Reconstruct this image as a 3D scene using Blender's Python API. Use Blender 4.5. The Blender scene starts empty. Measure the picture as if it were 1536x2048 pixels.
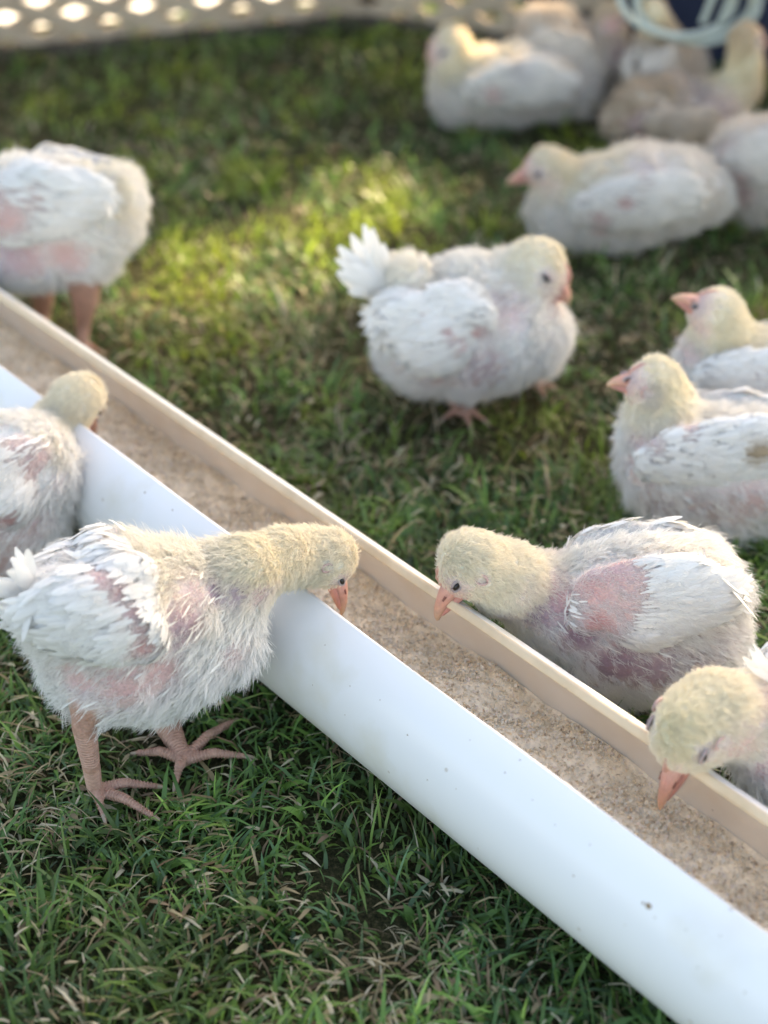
import bpy, math, random
import numpy as np
from mathutils import Vector
from mathutils.bvhtree import BVHTree

RNG = np.random.default_rng(7)
random.seed(7)
scene = bpy.context.scene
COL = scene.collection

# ------------------------------------------------------------------ camera, sky, sun, exposure
CAM_H = 0.66
PITCH = math.radians(35.66)
LENS = 52.03
cam_d = bpy.data.cameras.new('camera')
cam = bpy.data.objects.new('camera', cam_d); COL.objects.link(cam)
cam.location = (0, 0, CAM_H)
cam.rotation_euler = (math.pi/2 - PITCH, 0, 0)
cam_d.sensor_fit = 'VERTICAL'; cam_d.sensor_height = 36; cam_d.sensor_width = 27
cam_d.lens = LENS
cam_d.clip_start = 0.02; cam_d.clip_end = 500
cam_d.dof.use_dof = True
cam_d.dof.focus_distance = 0.862
cam_d.dof.aperture_fstop = 3.7
scene.camera = cam

SUN_AZ, SUN_EL = 42.0, 30.0            # clockwise from +Y, above the horizon
saz, sel = math.radians(SUN_AZ), math.radians(SUN_EL)
SUN = np.array([math.sin(saz)*math.cos(sel), math.cos(saz)*math.cos(sel), math.sin(sel)])
world = bpy.data.worlds.new('World'); scene.world = world; world.use_nodes = True
wn = world.node_tree.nodes; wl = world.node_tree.links
sky = wn.new('ShaderNodeTexSky'); sky.sky_type = 'NISHITA'; sky.sun_disc = False
sky.sun_elevation = sel; sky.sun_rotation = saz
sky.air_density = 1.0; sky.dust_density = 2.5; sky.ozone_density = 1.0
wl.new(sky.outputs[0], wn['Background'].inputs[0]); wn['Background'].inputs[1].default_value = 0.14
sun_d = bpy.data.lights.new('sun', 'SUN'); sun_d.energy = 5.0; sun_d.angle = math.radians(0.5)
sun_d.color = (1.0, 0.90, 0.74)
sun = bpy.data.objects.new('sun', sun_d); COL.objects.link(sun)
sun.rotation_euler = Vector(-SUN).to_track_quat('-Z', 'Y').to_euler()
scene.view_settings.view_transform = 'Standard'; scene.view_settings.look = 'None'
scene.view_settings.gamma = 1; scene.view_settings.use_curve_mapping = False
scene.view_settings.exposure = 2.2
scene.view_settings.use_white_balance = True
scene.view_settings.white_balance_temperature = 8600; scene.view_settings.white_balance_tint = 12
scene.render.engine = 'CYCLES'
scene.cycles.max_bounces = 8; scene.cycles.diffuse_bounces = 5; scene.cycles.glossy_bounces = 2
scene.cycles.transmission_bounces = 3; scene.cycles.transparent_max_bounces = 6
try: scene.cycles_curves.shape = 'RIBBONS'
except Exception: pass

# ------------------------------------------------------------------ helpers: survey geometry
FPX = 2048*LENS/36.0
CF = np.array([0, math.cos(PITCH), -math.sin(PITCH)])
CU = np.array([0, math.sin(PITCH), math.cos(PITCH)])
CR = np.array([1.0, 0, 0])
CC = np.array([0, 0, CAM_H])
def ray(px, py): return CF + CR*(px-768)/FPX - CU*(py-1024)/FPX
def at(px, py, z=0.0):
    r = ray(px, py); return CC + r*(z-CAM_H)/r[2]
def depth(p): return float((np.asarray(p)-CC) @ CF)
def unit(v):
    v = np.asarray(v, float); return v/(np.linalg.norm(v)+1e-12)
TD = unit([-.6653, .7465, 0]); TN = np.array([.7465, .6653, 0])       # trough direction and its normal
TA, TR, TRI, TPHI = .455, .05715, .0511, math.radians(31)

def link(name, data, parent=None, loc=None):
    o = bpy.data.objects.new(name, data); COL.objects.link(o)
    if parent is not None: o.parent = parent
    if loc is not None: o.location = loc
    return o
def tag(o, label=None, cat=None, group=None, kind=None):
    if label: o['label'] = label
    if cat: o['category'] = cat
    if group: o['group'] = group
    if kind: o['kind'] = kind
    return o
def np_mesh(name, V, F, mat=None, smooth=True, col=None):
    V = np.asarray(V, np.float32); F = np.asarray(F, np.int32)
    me = bpy.data.meshes.new(name)
    n = F.shape[1]
    me.vertices.add(len(V)); me.vertices.foreach_set('co', V.ravel())
    me.loops.add(F.size); me.loops.foreach_set('vertex_index', F.ravel())
    me.polygons.add(len(F)); me.polygons.foreach_set('loop_start', np.arange(0, F.size, n, dtype=np.int32))
    me.update(calc_edges=True); me.validate()
    me.polygons.foreach_set('use_smooth', np.full(len(me.polygons), smooth))
    if col is not None:
        a = me.color_attributes.new('tint', 'FLOAT_COLOR', 'POINT')
        c = np.ones((len(V), 4), np.float32); c[:, :3] = col
        a.data.foreach_set('color', c.ravel())
    if mat: me.materials.append(mat)
    return me
def box_mesh(name, c, ax, ay, az, mat):          # centre and three half-vectors
    c, ax, ay, az = map(np.asarray, (c, ax, ay, az))
    V = [c+i*ax+j*ay+k*az for i in (-1, 1) for j in (-1, 1) for k in (-1, 1)]
    F = [(0,1,3,2),(4,6,7,5),(0,4,5,1),(2,3,7,6),(0,2,6,4),(1,5,7,3)]
    if np.dot(np.cross(ax, ay), az) < 0: F = [f[::-1] for f in F]
    return np_mesh(name, V, F, mat, smooth=False)
def tube(path, rad, seg=8, closed_ends=True):
    path = [np.asarray(p, float) for p in path]; n = len(path)
    rad = [rad]*n if np.isscalar(rad) else rad
    V = []; F = []; up = np.array([0.13, 0.2, 1.0])
    for i, p in enumerate(path):
        t = unit(path[min(i+1, n-1)]-path[max(i-1, 0)])
        a = unit(np.cross(t, up)); b = np.cross(a, t)
        for k in range(seg):
            an = 2*math.pi*k/seg; V.append(p+rad[i]*(a*math.cos(an)+b*math.sin(an)))
    for i in range(n-1):
        for k in range(seg):
            k2 = (k+1) % seg
            F.append((i*seg+k, i*seg+k2, (i+1)*seg+k2, (i+1)*seg+k))
    return np.array(V), np.array(F)

def vnoise(P, scale, seed=0):
    """smooth value noise, numpy, 0..1, any dimension 3 points"""
    q = np.asarray(P, float)*scale; i = np.floor(q).astype(np.int64); f = q-i; f = f*f*(3-2*f)
    def h(a):
        n = a[:, 0]*374761393 + a[:, 1]*668265263 + a[:, 2]*2147483647 + seed*974634777
        n = (n ^ (n >> 13))*1274126177; n = n ^ (n >> 16)
        return (n & 0xffffff)/float(0xffffff)
    out = 0
    for dx in (0, 1):
        for dy in (0, 1):
            for dz in (0, 1):
                w = (f[:, 0] if dx else 1-f[:, 0])*(f[:, 1] if dy else 1-f[:, 1])*(f[:, 2] if dz else 1-f[:, 2])
                out = out + w*h(i+np.array([dx, dy, dz]))
    return out

# ------------------------------------------------------------------ materials
def new_mat(name):
    m = bpy.data.materials.new(name); m.use_nodes = True
    return m, m.node_tree.nodes, m.node_tree.links, m.node_tree.nodes['Principled BSDF']
def attr_mat(name, rough=.6, spec=.3, transl=0.0, noise=None, bump=None, sss=0.0, coat=0.0, tscale=1.0):
    m, n, l, b = new_mat(name)
    a = n.new('ShaderNodeAttribute'); a.attribute_name = 'tint'
    src = a.outputs['Color']
    if noise:
        t = n.new('ShaderNodeTexNoise'); t.inputs['Scale'].default_value = noise[0]; t.inputs['Detail'].default_value = 4
        tc = n.new('ShaderNodeTexCoord'); l.new(tc.outputs['Object'], t.inputs['Vector'])
        r = n.new('ShaderNodeMapRange'); r.inputs[1].default_value = .3; r.inputs[2].default_value = .7
        r.inputs[3].default_value = 1-noise[1]; r.inputs[4].default_value = 1+noise[1]*.5
        l.new(t.outputs[0], r.inputs[0])
        mx = n.new('ShaderNodeVectorMath'); mx.operation = 'SCALE'
        l.new(src, mx.inputs[0]); l.new(r.outputs[0], mx.inputs['Scale']); src = mx.outputs[0]
    if bump and bump[2] == 'voronoi':
        vt = n.new('ShaderNodeTexVoronoi'); vt.inputs['Scale'].default_value = 480
        tc2 = n.new('ShaderNodeTexCoord'); l.new(tc2.outputs['Object'], vt.inputs['Vector'])
        vr = n.new('ShaderNodeMapRange'); vr.inputs[1].default_value = .1; vr.inputs[2].default_value = .75; vr.inputs[3].default_value = 1.03; vr.inputs[4].default_value = .88
        l.new(vt.outputs['Distance'], vr.inputs[0])
        sc2 = n.new('ShaderNodeVectorMath'); sc2.operation = 'SCALE'; l.new(src, sc2.inputs[0]); l.new(vr.outputs[0], sc2.inputs['Scale']); src = sc2.outputs[0]
    l.new(src, b.inputs['Base Color'])
    b.inputs['Roughness'].default_value = rough; b.inputs['Specular IOR Level'].default_value = spec
    if sss:
        b.inputs['Subsurface Weight'].default_value = sss; b.inputs['Subsurface Radius'].default_value = (1, .35, .2)
        b.inputs['Subsurface Scale'].default_value = .004
    if coat: b.inputs['Coat Weight'].default_value = coat
    if bump:
        t = n.new('ShaderNodeTexNoise') if bump[2] == 'noise' else n.new('ShaderNodeTexVoronoi')
        t.inputs['Scale'].default_value = bump[0]
        tc = n.new('ShaderNodeTexCoord'); l.new(tc.outputs['Object'], t.inputs['Vector'])
        bp = n.new('ShaderNodeBump'); bp.inputs['Distance'].default_value = bump[1]; bp.inputs['Strength'].default_value = .8
        l.new(t.outputs[0], bp.inputs['Height']); l.new(bp.outputs[0], b.inputs['Normal'])
    if transl:
        tr = n.new('ShaderNodeBsdfTranslucent'); mix = n.new('ShaderNodeMixShader'); mix.inputs[0].default_value = transl
        if tscale != 1.0:
            sc = n.new('ShaderNodeVectorMath'); sc.operation = 'SCALE'; sc.inputs['Scale'].default_value = tscale
            l.new(src, sc.inputs[0]); l.new(sc.outputs[0], tr.inputs[0])
        else: l.new(src, tr.inputs[0])
        l.new(b.outputs[0], mix.inputs[1]); l.new(tr.outputs[0], mix.inputs[2])
        l.new(mix.outputs[0], n['Material Output'].inputs[0])
    return m
def flat_mat(name, col, rough=.6, spec=.4, noise=None, bump=None, metal=0):
    m, n, l, b = new_mat(name)
    b.inputs['Base Color'].default_value = (*col, 1); b.inputs['Roughness'].default_value = rough
    b.inputs['Specular IOR Level'].default_value = spec; b.inputs['Metallic'].default_value = metal
    tc = n.new('ShaderNodeTexCoord')
    if noise:
        t = n.new('ShaderNodeTexNoise'); t.inputs['Scale'].default_value = noise[0]; t.inputs['Detail'].default_value = 5
        l.new(tc.outputs['Object'], t.inputs['Vector'])
        cr = n.new('ShaderNodeValToRGB'); cr.color_ramp.elements[0].position = .35; cr.color_ramp.elements[1].position = .65
        cr.color_ramp.elements[0].color = (*noise[1], 1); cr.color_ramp.elements[1].color = (*col, 1)
        l.new(t.outputs[0], cr.inputs[0]); l.new(cr.outputs[0], b.inputs['Base Color'])
    if bump:
        t2 = n.new('ShaderNodeTexNoise'); t2.inputs['Scale'].default_value = bump[0]; t2.inputs['Detail'].default_value = 4
        l.new(tc.outputs['Object'], t2.inputs['Vector'])
        bp = n.new('ShaderNodeBump'); bp.inputs['Distance'].default_value = bump[1]
        l.new(t2.outputs[0], bp.inputs['Height']); l.new(bp.outputs[0], b.inputs['Normal'])
    return m
M = {}
M['skin'] = attr_mat('chick_skin', rough=.65, spec=.3, noise=(900, .16), bump=(520, .0007, 'voronoi'), sss=.25)
M['down'] = attr_mat('chick_down', rough=.75, spec=.18, transl=.35)
M['feather'] = attr_mat('chick_feather', rough=.7, spec=.2, transl=.25, bump=(1500, .0003, 'noise'))
M['beak'] = attr_mat('chick_beak', rough=.38, spec=.45, noise=(500, .1), sss=.2, bump=(700, .0002, 'noise'))
M['eye'] = flat_mat('chick_eye', (.006, .004, .003), rough=.16, spec=.5)
M['comb'] = attr_mat('chick_comb', rough=.5, spec=.35, sss=.3, bump=(900, .0004, 'noise'))
M['grass'] = attr_mat('grass_blades', rough=.42, spec=.5, transl=.40, tscale=1.7)
M['feed'] = attr_mat('feed_crumble', rough=.9, spec=.15, noise=(700, .12))
M['leaf'] = attr_mat('tree_leaves', rough=.55, spec=.3, transl=.3)
M['bark'] = flat_mat('tree_bark', (.13, .09, .06), .9, .2, (14, (.06, .045, .03)), (30, .02))
M['wood'] = flat_mat('weathered_lattice_wood', (.56, .44, .32), .8, .2, (16, (.44, .34, .25)), (140, .002))
M['board'] = flat_mat('base_board_wood', (.11, .09, .07), .85, .2, (12, (.07, .055, .045)), (90, .003))
M['tub'] = flat_mat('navy_tarp', (.017, .024, .052), .6, .3, (5, (.010, .015, .034)))
M['hose'] = flat_mat('pale_aqua_hose', (.42, .49, .46), .4, .5)
M['concrete'] = flat_mat('pale_concrete', (.74, .73, .71), .85, .3, (3, (.62, .61, .58)), (60, .003))

def ground_mat():
    m, n, l, b = new_mat('lawn_soil')
    tc = n.new('ShaderNodeTexCoord')
    t = n.new('ShaderNodeTexNoise'); t.inputs['Scale'].default_value = 330; t.inputs['Detail'].default_value = 8; t.inputs['Roughness'].default_value = .75
    l.new(tc.outputs['Object'], t.inputs['Vector'])
    cr = n.new('ShaderNodeValToRGB'); e = cr.color_ramp.elements
    e[0].position = .36; e[0].color = (.022, .024, .014, 1); e[1].position = .7; e[1].color = (.19, .15, .095, 1)
    x = e.new(.52); x.color = (.065, .065, .03, 1)
    l.new(t.outputs[0], cr.inputs[0]); l.new(cr.outputs[0], b.inputs['Base Color'])
    b.inputs['Roughness'].default_value = .95; b.inputs['Specular IOR Level'].default_value = .1
    bp = n.new('ShaderNodeBump'); bp.inputs['Distance'].default_value = .006
    l.new(t.outputs[0], bp.inputs['Height']); l.new(bp.outputs[0], b.inputs['Normal'])
    return m
M['ground'] = ground_mat()

def pvc_mat(name, base, dust, scale, lo, hi, rough):
    """white plastic with thin dust veils, small specks and a few mud splashes"""
    m, n, l, b = new_mat(name)
    tc = n.new('ShaderNodeTexCoord')
    t = n.new('ShaderNodeTexNoise'); t.inputs['Scale'].default_value = scale; t.inputs['Detail'].default_value = 6
    l.new(tc.outputs['Object'], t.inputs['Vector'])
    mr = n.new('ShaderNodeMapRange'); mr.inputs[1].default_value = lo; mr.inputs[2].default_value = hi
    mr.clamp = True; l.new(t.outputs[0], mr.inputs[0])
    v = n.new('ShaderNodeTexVoronoi'); v.inputs['Scale'].default_value = 62
    l.new(tc.outputs['Object'], v.inputs['Vector'])
    v2 = n.new('ShaderNodeMath'); v2.operation = 'LESS_THAN'; v2.inputs[1].default_value = .085
    l.new(v.outputs['Distance'], v2.inputs[0])
    sep = n.new('ShaderNodeSeparateColor'); l.new(v.outputs['Color'], sep.inputs[0])
    g = n.new('ShaderNodeMath'); g.operation = 'GREATER_THAN'; g.inputs[1].default_value = .72
    l.new(sep.outputs[0], g.inputs[0])
    sp = n.new('ShaderNodeMath'); sp.operation = 'MULTIPLY'; l.new(v2.outputs[0], sp.inputs[0]); l.new(g.outputs[0], sp.inputs[1])
    sp2 = n.new('ShaderNodeMath'); sp2.operation = 'MULTIPLY'; sp2.inputs[1].default_value = .5; l.new(sp.outputs[0], sp2.inputs[0])
    m1 = n.new('ShaderNodeMix'); m1.data_type = 'RGBA'; m1.inputs[6].default_value = (*base, 1); m1.inputs[7].default_value = (*dust, 1)
    l.new(mr.outputs[0], m1.inputs[0])
    m2 = n.new('ShaderNodeMix'); m2.data_type = 'RGBA'; m2.inputs[7].default_value = (.42, .34, .26, 1)
    l.new(sp2.outputs[0], m2.inputs[0]); l.new(m1.outputs[2], m2.inputs[6])
    l.new(m2.outputs[2], b.inputs['Base Color'])
    b.inputs['Roughness'].default_value = rough; b.inputs['Specular IOR Level'].default_value = .45
    return m
M['pvc'] = pvc_mat('white_pvc', (.80, .81, .83), (.66, .63, .52), 14, .53, .80, .30)
M['pvc_in'] = pvc_mat('dusty_pvc_inside', (.82, .75, .67), (.78, .68, .57), 25, .35, .65, .6)
M['pvc_rim'] = pvc_mat('cut_pvc_edge', (.68, .54, .38), (.58, .44, .29), 40, .45, .7, .55)

# ------------------------------------------------------------------ ground
def sheet(name, pts, z, mat, label):
    me = np_mesh(name, [(x, y, z) for x, y in pts], [list(range(len(pts)))], mat, smooth=False)
    return tag(link(name, me), label, None, None, 'structure')
sheet('ground', [(-60, -60), (60, -60), (60, 60), (-60, 60)], 0.0, M['ground'], 'dark soil and thatch under the lawn')

# pen corner seen at the top of the picture
FL, FC, FR = at(-330, 150), at(738, 50), at(1120, 106)
fl_dir = unit(FL-FC); fr_dir = unit(FR-FC)
out1 = unit(np.array([fl_dir[1], -fl_dir[0], 0]));  out1 = out1 if out1[1] > 0 else -out1
# pale paving outside the pen, beyond a strip of lawn
a0 = FC + fl_dir*3.2 + out1*.085; a1 = FC - fl_dir*4.0 + out1*.085
sheet('patio', [(a0[0], a0[1]), (a1[0], a1[1]), (a1[0]+out1[0]*9, a1[1]+out1[1]*9), (a0[0]+out1[0]*9, a0[1]+out1[1]*9)], .012, M['concrete'],
      'pale sunlit paving beyond the pen fence')

# ------------------------------------------------------------------ surface nets
def surface_net(fn, lo, hi, h):
    lo = np.asarray(lo)-2*h; hi = np.asarray(hi)+2*h
    n = np.ceil((hi-lo)/h).astype(int)+1
    ax = [lo[i]+h*np.arange(n[i]) for i in range(3)]
    G = np.stack(np.meshgrid(*ax, indexing='ij'), -1).reshape(-1, 3)
    Fv = fn(G).reshape(n).astype(np.float64)
    ins = Fv < 0
    cs = n-1
    acc = np.zeros((*cs, 3)); cnt = np.zeros(cs)
    edges = []
    for a in range(3):
        s0 = [slice(None)]*3; s1 = [slice(None)]*3
        s0[a] = slice(0, n[a]-1); s1[a] = slice(1, n[a])
        f0 = Fv[tuple(s0)]; f1 = Fv[tuple(s1)]
        cr = ins[tuple(s0)] != ins[tuple(s1)]
        I = np.argwhere(cr)
        t = (f0[cr]/(f0[cr]-f1[cr]))
        p = I.astype(float); p[:, a] += t
        b, c = [(1, 2), (2, 0), (0, 1)][a]
        keep = (I[:, b] > 0) & (I[:, c] > 0) & (I[:, b] < cs[b]) & (I[:, c] < cs[c])
        I = I[keep]; p = p[keep]; sgn = ins[tuple(s0)][cr][keep]
        quad = []
        for db, dc in ((0, 0), (-1, 0), (-1, -1), (0, -1)):
            J = I.copy(); J[:, b] += db; J[:, c] += dc
            np.add.at(acc, tuple(J.T), p); np.add.at(cnt, tuple(J.T), 1)
            quad.append(J)
        edges.append((quad, sgn))
    m = cnt > 0
    idx = -np.ones(cs, int); idx[m] = np.arange(m.sum())
    V = lo + h*(acc[m]/cnt[m][:, None])
    F = []
    for quad, sgn in edges:
        q = np.stack([idx[tuple(J.T)] for J in quad], 1)
        q[~sgn] = q[~sgn][:, ::-1]
        F.append(q)
    return V, np.concatenate(F)
def vert_normals(V, F):
    N = np.zeros_like(V)
    a, b, c, d = (V[F[:, i]] for i in range(4))
    fn = np.cross(c-a, d-b)
    for i in range(4): np.add.at(N, F[:, i], fn)
    return N/(np.linalg.norm(N, axis=1)[:, None]+1e-12)

def cap_dist(P, a, b, ra, rb, m=None, k=1.0):
    """distance to a tapered capsule; the component along m is divided by k (k>1 widens)"""
    ap = P-a; ab = b-a
    if m is not None and k != 1.0:
        ap = ap+np.outer(ap@m, m)*(1/k-1)
        ab = ab+m*(ab@m)*(1/k-1)
    L = ab@ab
    t = np.clip(ap@ab/L, 0, 1) if L > 1e-12 else np.zeros(len(P))
    return np.linalg.norm(ap-t[:, None]*ab, axis=1)-(ra+(rb-ra)*t)
def smin(a, b, k):
    h = np.clip(.5+.5*(b-a)/k, 0, 1)
    return b*(1-h)+a*h-k*h*(1-h)

# ------------------------------------------------------------------ down and feathers
WHITE = np.array([.88, .87, .85]); CREAM = np.array([.88, .83, .75]); YELLOW = np.array([.87, .79, .58])
PINK = np.array([.66, .43, .42]); PURPLE = np.array([.36, .25, .30]); ROSE = np.array([.63, .35, .34]); DIRT = np.array([.45, .33, .2])
LEGC = np.array([.50, .29, .225]); TAN = np.array([.62, .52, .42]); GREYV = np.array([.55, .50, .52])

def make_down(name, V, N, F, colr, length, dens, flow, count, rad, parent, loc, lift, seed, tuft=7, mat='down'):
    rg = np.random.default_rng(seed)
    T = np.concatenate([F[:, [0, 1, 2]], F[:, [0, 2, 3]]])
    ar = np.linalg.norm(np.cross(V[T[:, 1]]-V[T[:, 0]], V[T[:, 2]]-V[T[:, 0]]), axis=1)
    w = ar*dens[T].mean(1)
    if w.sum() <= 0: return None
    nt = count//tuft
    ti = rg.choice(len(T), nt, p=w/w.sum())
    r1, r2 = rg.random(nt), rg.random(nt); s = np.sqrt(r1)
    bc = np.stack([1-s, s*(1-r2), s*r2], 1)
    tt = T[ti]
    def itp(A): return (A[tt]*(bc[..., None] if A.ndim == 2 else bc)).sum(1)
    P0, N0, C0, L0, FL0 = itp(V), itp(N), itp(colr), itp(length), itp(flow)
    LI = itp(lift)
    N0 /= np.linalg.norm(N0, axis=1)[:, None]+1e-9
    FT = FL0-N0*(FL0*N0).sum(1)[:, None]; FT /= np.linalg.norm(FT, axis=1)[:, None]+1e-9
    # per tuft variation, then strands
    tl = L0*rg.uniform(.65, 1.25, nt); tdir = rg.normal(0, .22, (nt, 3))
    rep = lambda A: np.repeat(A, tuft, axis=0)
    P0, N0, C0, FT, tl, tdir, LI = map(rep, (P0, N0, C0, FT, tl, tdir, LI))
    n = len(P0)
    j = rg.normal(0, .0009, (n, 3)); j -= N0*(j*N0).sum(1)[:, None]
    P0 = P0+j-N0*.0004
    L = tl*rg.uniform(.6, 1.1, n)
    d0 = N0*(LI[:, None]+.25)+FT*.55+tdir+rg.normal(0, .16, (n, 3)); d0 /= np.linalg.norm(d0, axis=1)[:, None]
    d1 = N0*(LI[:, None]*.55)+FT+tdir*1.3+rg.normal(0, .24, (n, 3))+np.array([0, 0, -.12]); d1 /= np.linalg.norm(d1, axis=1)[:, None]
    p1 = P0+d0*(L*.33)[:, None]
    p2 = p1+(d0*.5+d1*.5)*(L*.34)[:, None]
    p3 = p2+d1*(L*.36)[:, None]
    pts = np.stack([P0, p1, p2, p3], 1).astype(np.float32)
    cv = bpy.data.hair_curves.new(name)
    cv.add_curves([4]*n)
    cv.position_data.foreach_set('vector', pts.ravel())
    ra = cv.attributes.get('radius') or cv.attributes.new('radius', 'FLOAT', 'POINT')
    rr = (rad*rg.uniform(.7, 1.25, n))[:, None]*np.array([1.0, .95, .75, .25])[None]
    ra.data.foreach_set('value', rr.astype(np.float32).ravel())
    ca = cv.attributes.new('tint', 'FLOAT_COLOR', 'CURVE')
    c = np.ones((n, 4), np.float32); c[:, :3] = np.clip(C0*rg.uniform(.9, 1.06, n)[:, None], 0, .9)
    ca.data.foreach_set('color', c.ravel())
    cv.materials.append(M[mat])
    o = link(name, cv, parent, loc)
    o['kind'] = 'stuff'
    return o

def feather_cards(P, D, N, L, W, col, rg, curl=.12):
    """each feather is a cambered five-station vane with its own normal"""
    n = len(P)
    st = np.array([0, .28, .55, .8, 1.0]); pr = np.array([.35, .85, 1.0, .8, .22])
    D = D/np.linalg.norm(D, axis=1)[:, None]
    S = np.cross(D, N); S /= np.linalg.norm(S, axis=1)[:, None]+1e-9
    NN = np.cross(S, D)
    V = np.zeros((n, 5, 3, 3))
    for i, (s, p) in enumerate(zip(st, pr)):
        c = P+D*(L*s)[:, None]+NN*((-curl*s*s+.05*s)*L)[:, None]
        jw = W*p*rg.uniform(.82, 1.15, n)
        V[:, i, 0] = c-S*jw[:, None]*.5
        V[:, i, 1] = c+NN*(W*.14*p)[:, None]
        V[:, i, 2] = c+S*jw[:, None]*.5
    F = []
    for i in range(4):
        for k in range(2):
            F.append((i*3+k, i*3+k+1, (i+1)*3+k+1, (i+1)*3+k))
    F = np.array(F)
    FF = (np.arange(n)[:, None, None]*15+F[None]).reshape(-1, 4)
    CC_ = np.repeat(col, 15, axis=0)
    return V.reshape(-1, 3), FF, CC_

def loft(stations, seg=12):
    """stations: (centre, a, b, ra, rb) rings"""
    V = []; F = []
    for c, a, b, ra, rb in stations:
        for k in range(seg):
            an = 2*math.pi*k/seg
            V.append(c+a*ra*math.cos(an)+b*rb*math.sin(an))
    n = len(stations)
    for i in range(n-1):
        for k in range(seg):
            k2 = (k+1) % seg
            F.append((i*seg+k, i*seg+k2, (i+1)*seg+k2, (i+1)*seg+k))
    return np.array(V), np.array(F)

GRASS_PRESS = []        # (x, y, r, maximum height) where feet and bellies flatten the grass

# ------------------------------------------------------------------ a chick
def chick(label, origin, heading, torso, neck, head, beak, wing=None, legs=(), feet=(), tail=None, spots=(), wspots=(),
          eye=None, ear=None, q=1.0, vox=.0028, fluff=1.0, clear=None, widen=1.12, wdir=(-1, -.25), shade_tint=1.0, group='broiler chicks on the lawn', comb=True, ragged=1.0, seed=1, cpx=1.0, lat=None, bw=.88, tw=.0066):
    rg = np.random.default_rng(seed*101+5)
    O = at(*origin)
    a = math.radians(heading); hd = np.array([math.cos(a), math.sin(a), 0.0])
    m = np.array([hd[1], -hd[0], 0.0])
    if m[1] > 0: m = -m
    def P(px, py, s=0.0):
        if isinstance(s, tuple):                      # ('y', value): on the world plane y = value
            r = ray(px, py); return CC+r*(s[1]/r[1])
        base = O+s*m; r = ray(px, py)
        t = ((base-CC)@m)/(r@m); return CC+r*t
    def ball(e):
        px, py, r = e[:3]; s = e[3] if len(e) > 3 else 0.0
        p = P(px, py, s); rr = (r)*depth(p)/FPX
        if clear:                                      # keep the body outside the trough wall
            for _ in range(60):
                nn = p@TN; dd = math.hypot(nn-TA, p[2]-TR)
                side = -1 if clear == 'near' else 1
                if (dd > TR+rr*.92 and (nn-TA)*side > 0) or p[2]-rr*.8 > .112: break
                step = -.003 if clear == 'near' else .003
                r_ = unit(p-CC); p = p+r_*step; rr = r*depth(p)/FPX
        if p[2] < rr*.72: p = p.copy(); p[2] = rr*.72
        return p, rr
    T = [ball(e) for e in torso]
    NK = []
    for e in neck:
        s = e[3] if len(e) > 3 else 0.0
        p = P(e[0], e[1], s); NK.append((p, e[2]*depth(p)/FPX))
    hs = head[3] if len(head) > 3 else 0.0
    HC = P(head[0], head[1], hs); HR = head[2]*depth(HC)/FPX
    BT = P(beak[0], beak[1], beak[2] if len(beak) > 2 else hs)
    hb = unit(BT-HC)
    if lat is not None: lat = unit(np.array(lat)-hb*(np.array(lat)@hb))
    elif abs(hb[2]) < .85: lat = unit(np.cross(hb, [0, 0, 1]))
    else: lat = unit(m-hb*(m@hb))
    upv = unit(np.cross(lat, hb))
    if upv@(np.array([0, 0, 1])+.3*hd) < 0: upv = -upv
    # leg chains: (px,py,r,s) from thigh down to the foot joint, then toes on the grass
    LEGS = []; SH = []
    for lg in legs:
        pts = []
        for e in lg:
            p = P(e[0], e[1], e[3]); pts.append((p, e[2]*depth(p)/FPX))
        SH.append(pts)
    for ft in feet:
        c = at(ft[0][0], ft[0][1], .010); r = .0036*cpx
        GRASS_PRESS.append((c[0], c[1], .035, .006))
        if len(ft[0]) > 2 and SH:                       # join the shank to this foot
            SH[ft[0][2]].append((c+np.array([0, 0, .001]), .0042*cpx))
        for k, tx in enumerate(ft[1:]):
            t = at(tx[0], tx[1], .009); mid = (c*.5+t*.5)+np.array([0, 0, .0045])
            LEGS.append([(c, r), (mid, r*.80), (t, r*.52), (t+unit(t-c)*.0045+np.array([0, 0, -.002]), .0006)])
    segs_leg = []
    for ch in SH+LEGS:
        for (p0, r0), (p1, r1) in zip(ch[:-1], ch[1:]): segs_leg.append((p0, p1, r0, r1))
    def f_torso(Q):
        d = None
        for i, (p, r) in enumerate(T):
            q2, r2 = T[min(i+1, len(T)-1)]
            e = cap_dist(Q, p, q2, r, r2, m, widen) if np.linalg.norm(p-q2) < 1.3*(r+r2) else cap_dist(Q, p, p, r, r, m, widen)
            d = e if d is None else smin(d, e, .012)
        return d
    nkc = ([T[-1]] if NK else [])+NK+[(HC-hb*HR*.1, HR)]
    def f_neck(Q):
        d = None
        for (p0, r0), (p1, r1) in zip(nkc[:-1], nkc[1:]):
            e = cap_dist(Q, p0, p1, r0*.92, r1)
            d = e if d is None else smin(d, e, .010)
        return d
    def f_head(Q):
        d = cap_dist(Q, HC-hb*HR*.15, HC+hb*HR*.30, HR*.98, HR*.78, lat, .88)
        d = smin(d, cap_dist(Q, HC+hb*HR*.1-upv*HR*.06, HC+hb*HR*.78-upv*HR*.10, HR*.74, HR*.40, lat, .85), HR*.22)
        return d
    def f_leg(Q):
        d = None
        for s_ in segs_leg:
            e = cap_dist(Q, *s_[:4]); d = e if d is None else smin(d, e, .0016)
        return d
    def f_all(Q):
        d = f_torso(Q); d = smin(d, f_neck(Q) if nkc else d, .014); d = smin(d, f_head(Q), .006)
        if segs_leg: d = smin(d, f_leg(Q), .004)
        return d
    allp = [p for p, r in T+NK]+[HC]+[s_[i] for s_ in segs_leg for i in (0, 1)]
    alr = max([r for p, r in T]+[HR])*1.2
    lo = np.min(allp, 0)-alr; hi = np.max(allp, 0)+alr
    lo[2] = max(lo[2], -.004)
    V, F = surface_net(f_all, lo, hi, vox)
    N = vert_normals(V, F)
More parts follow.
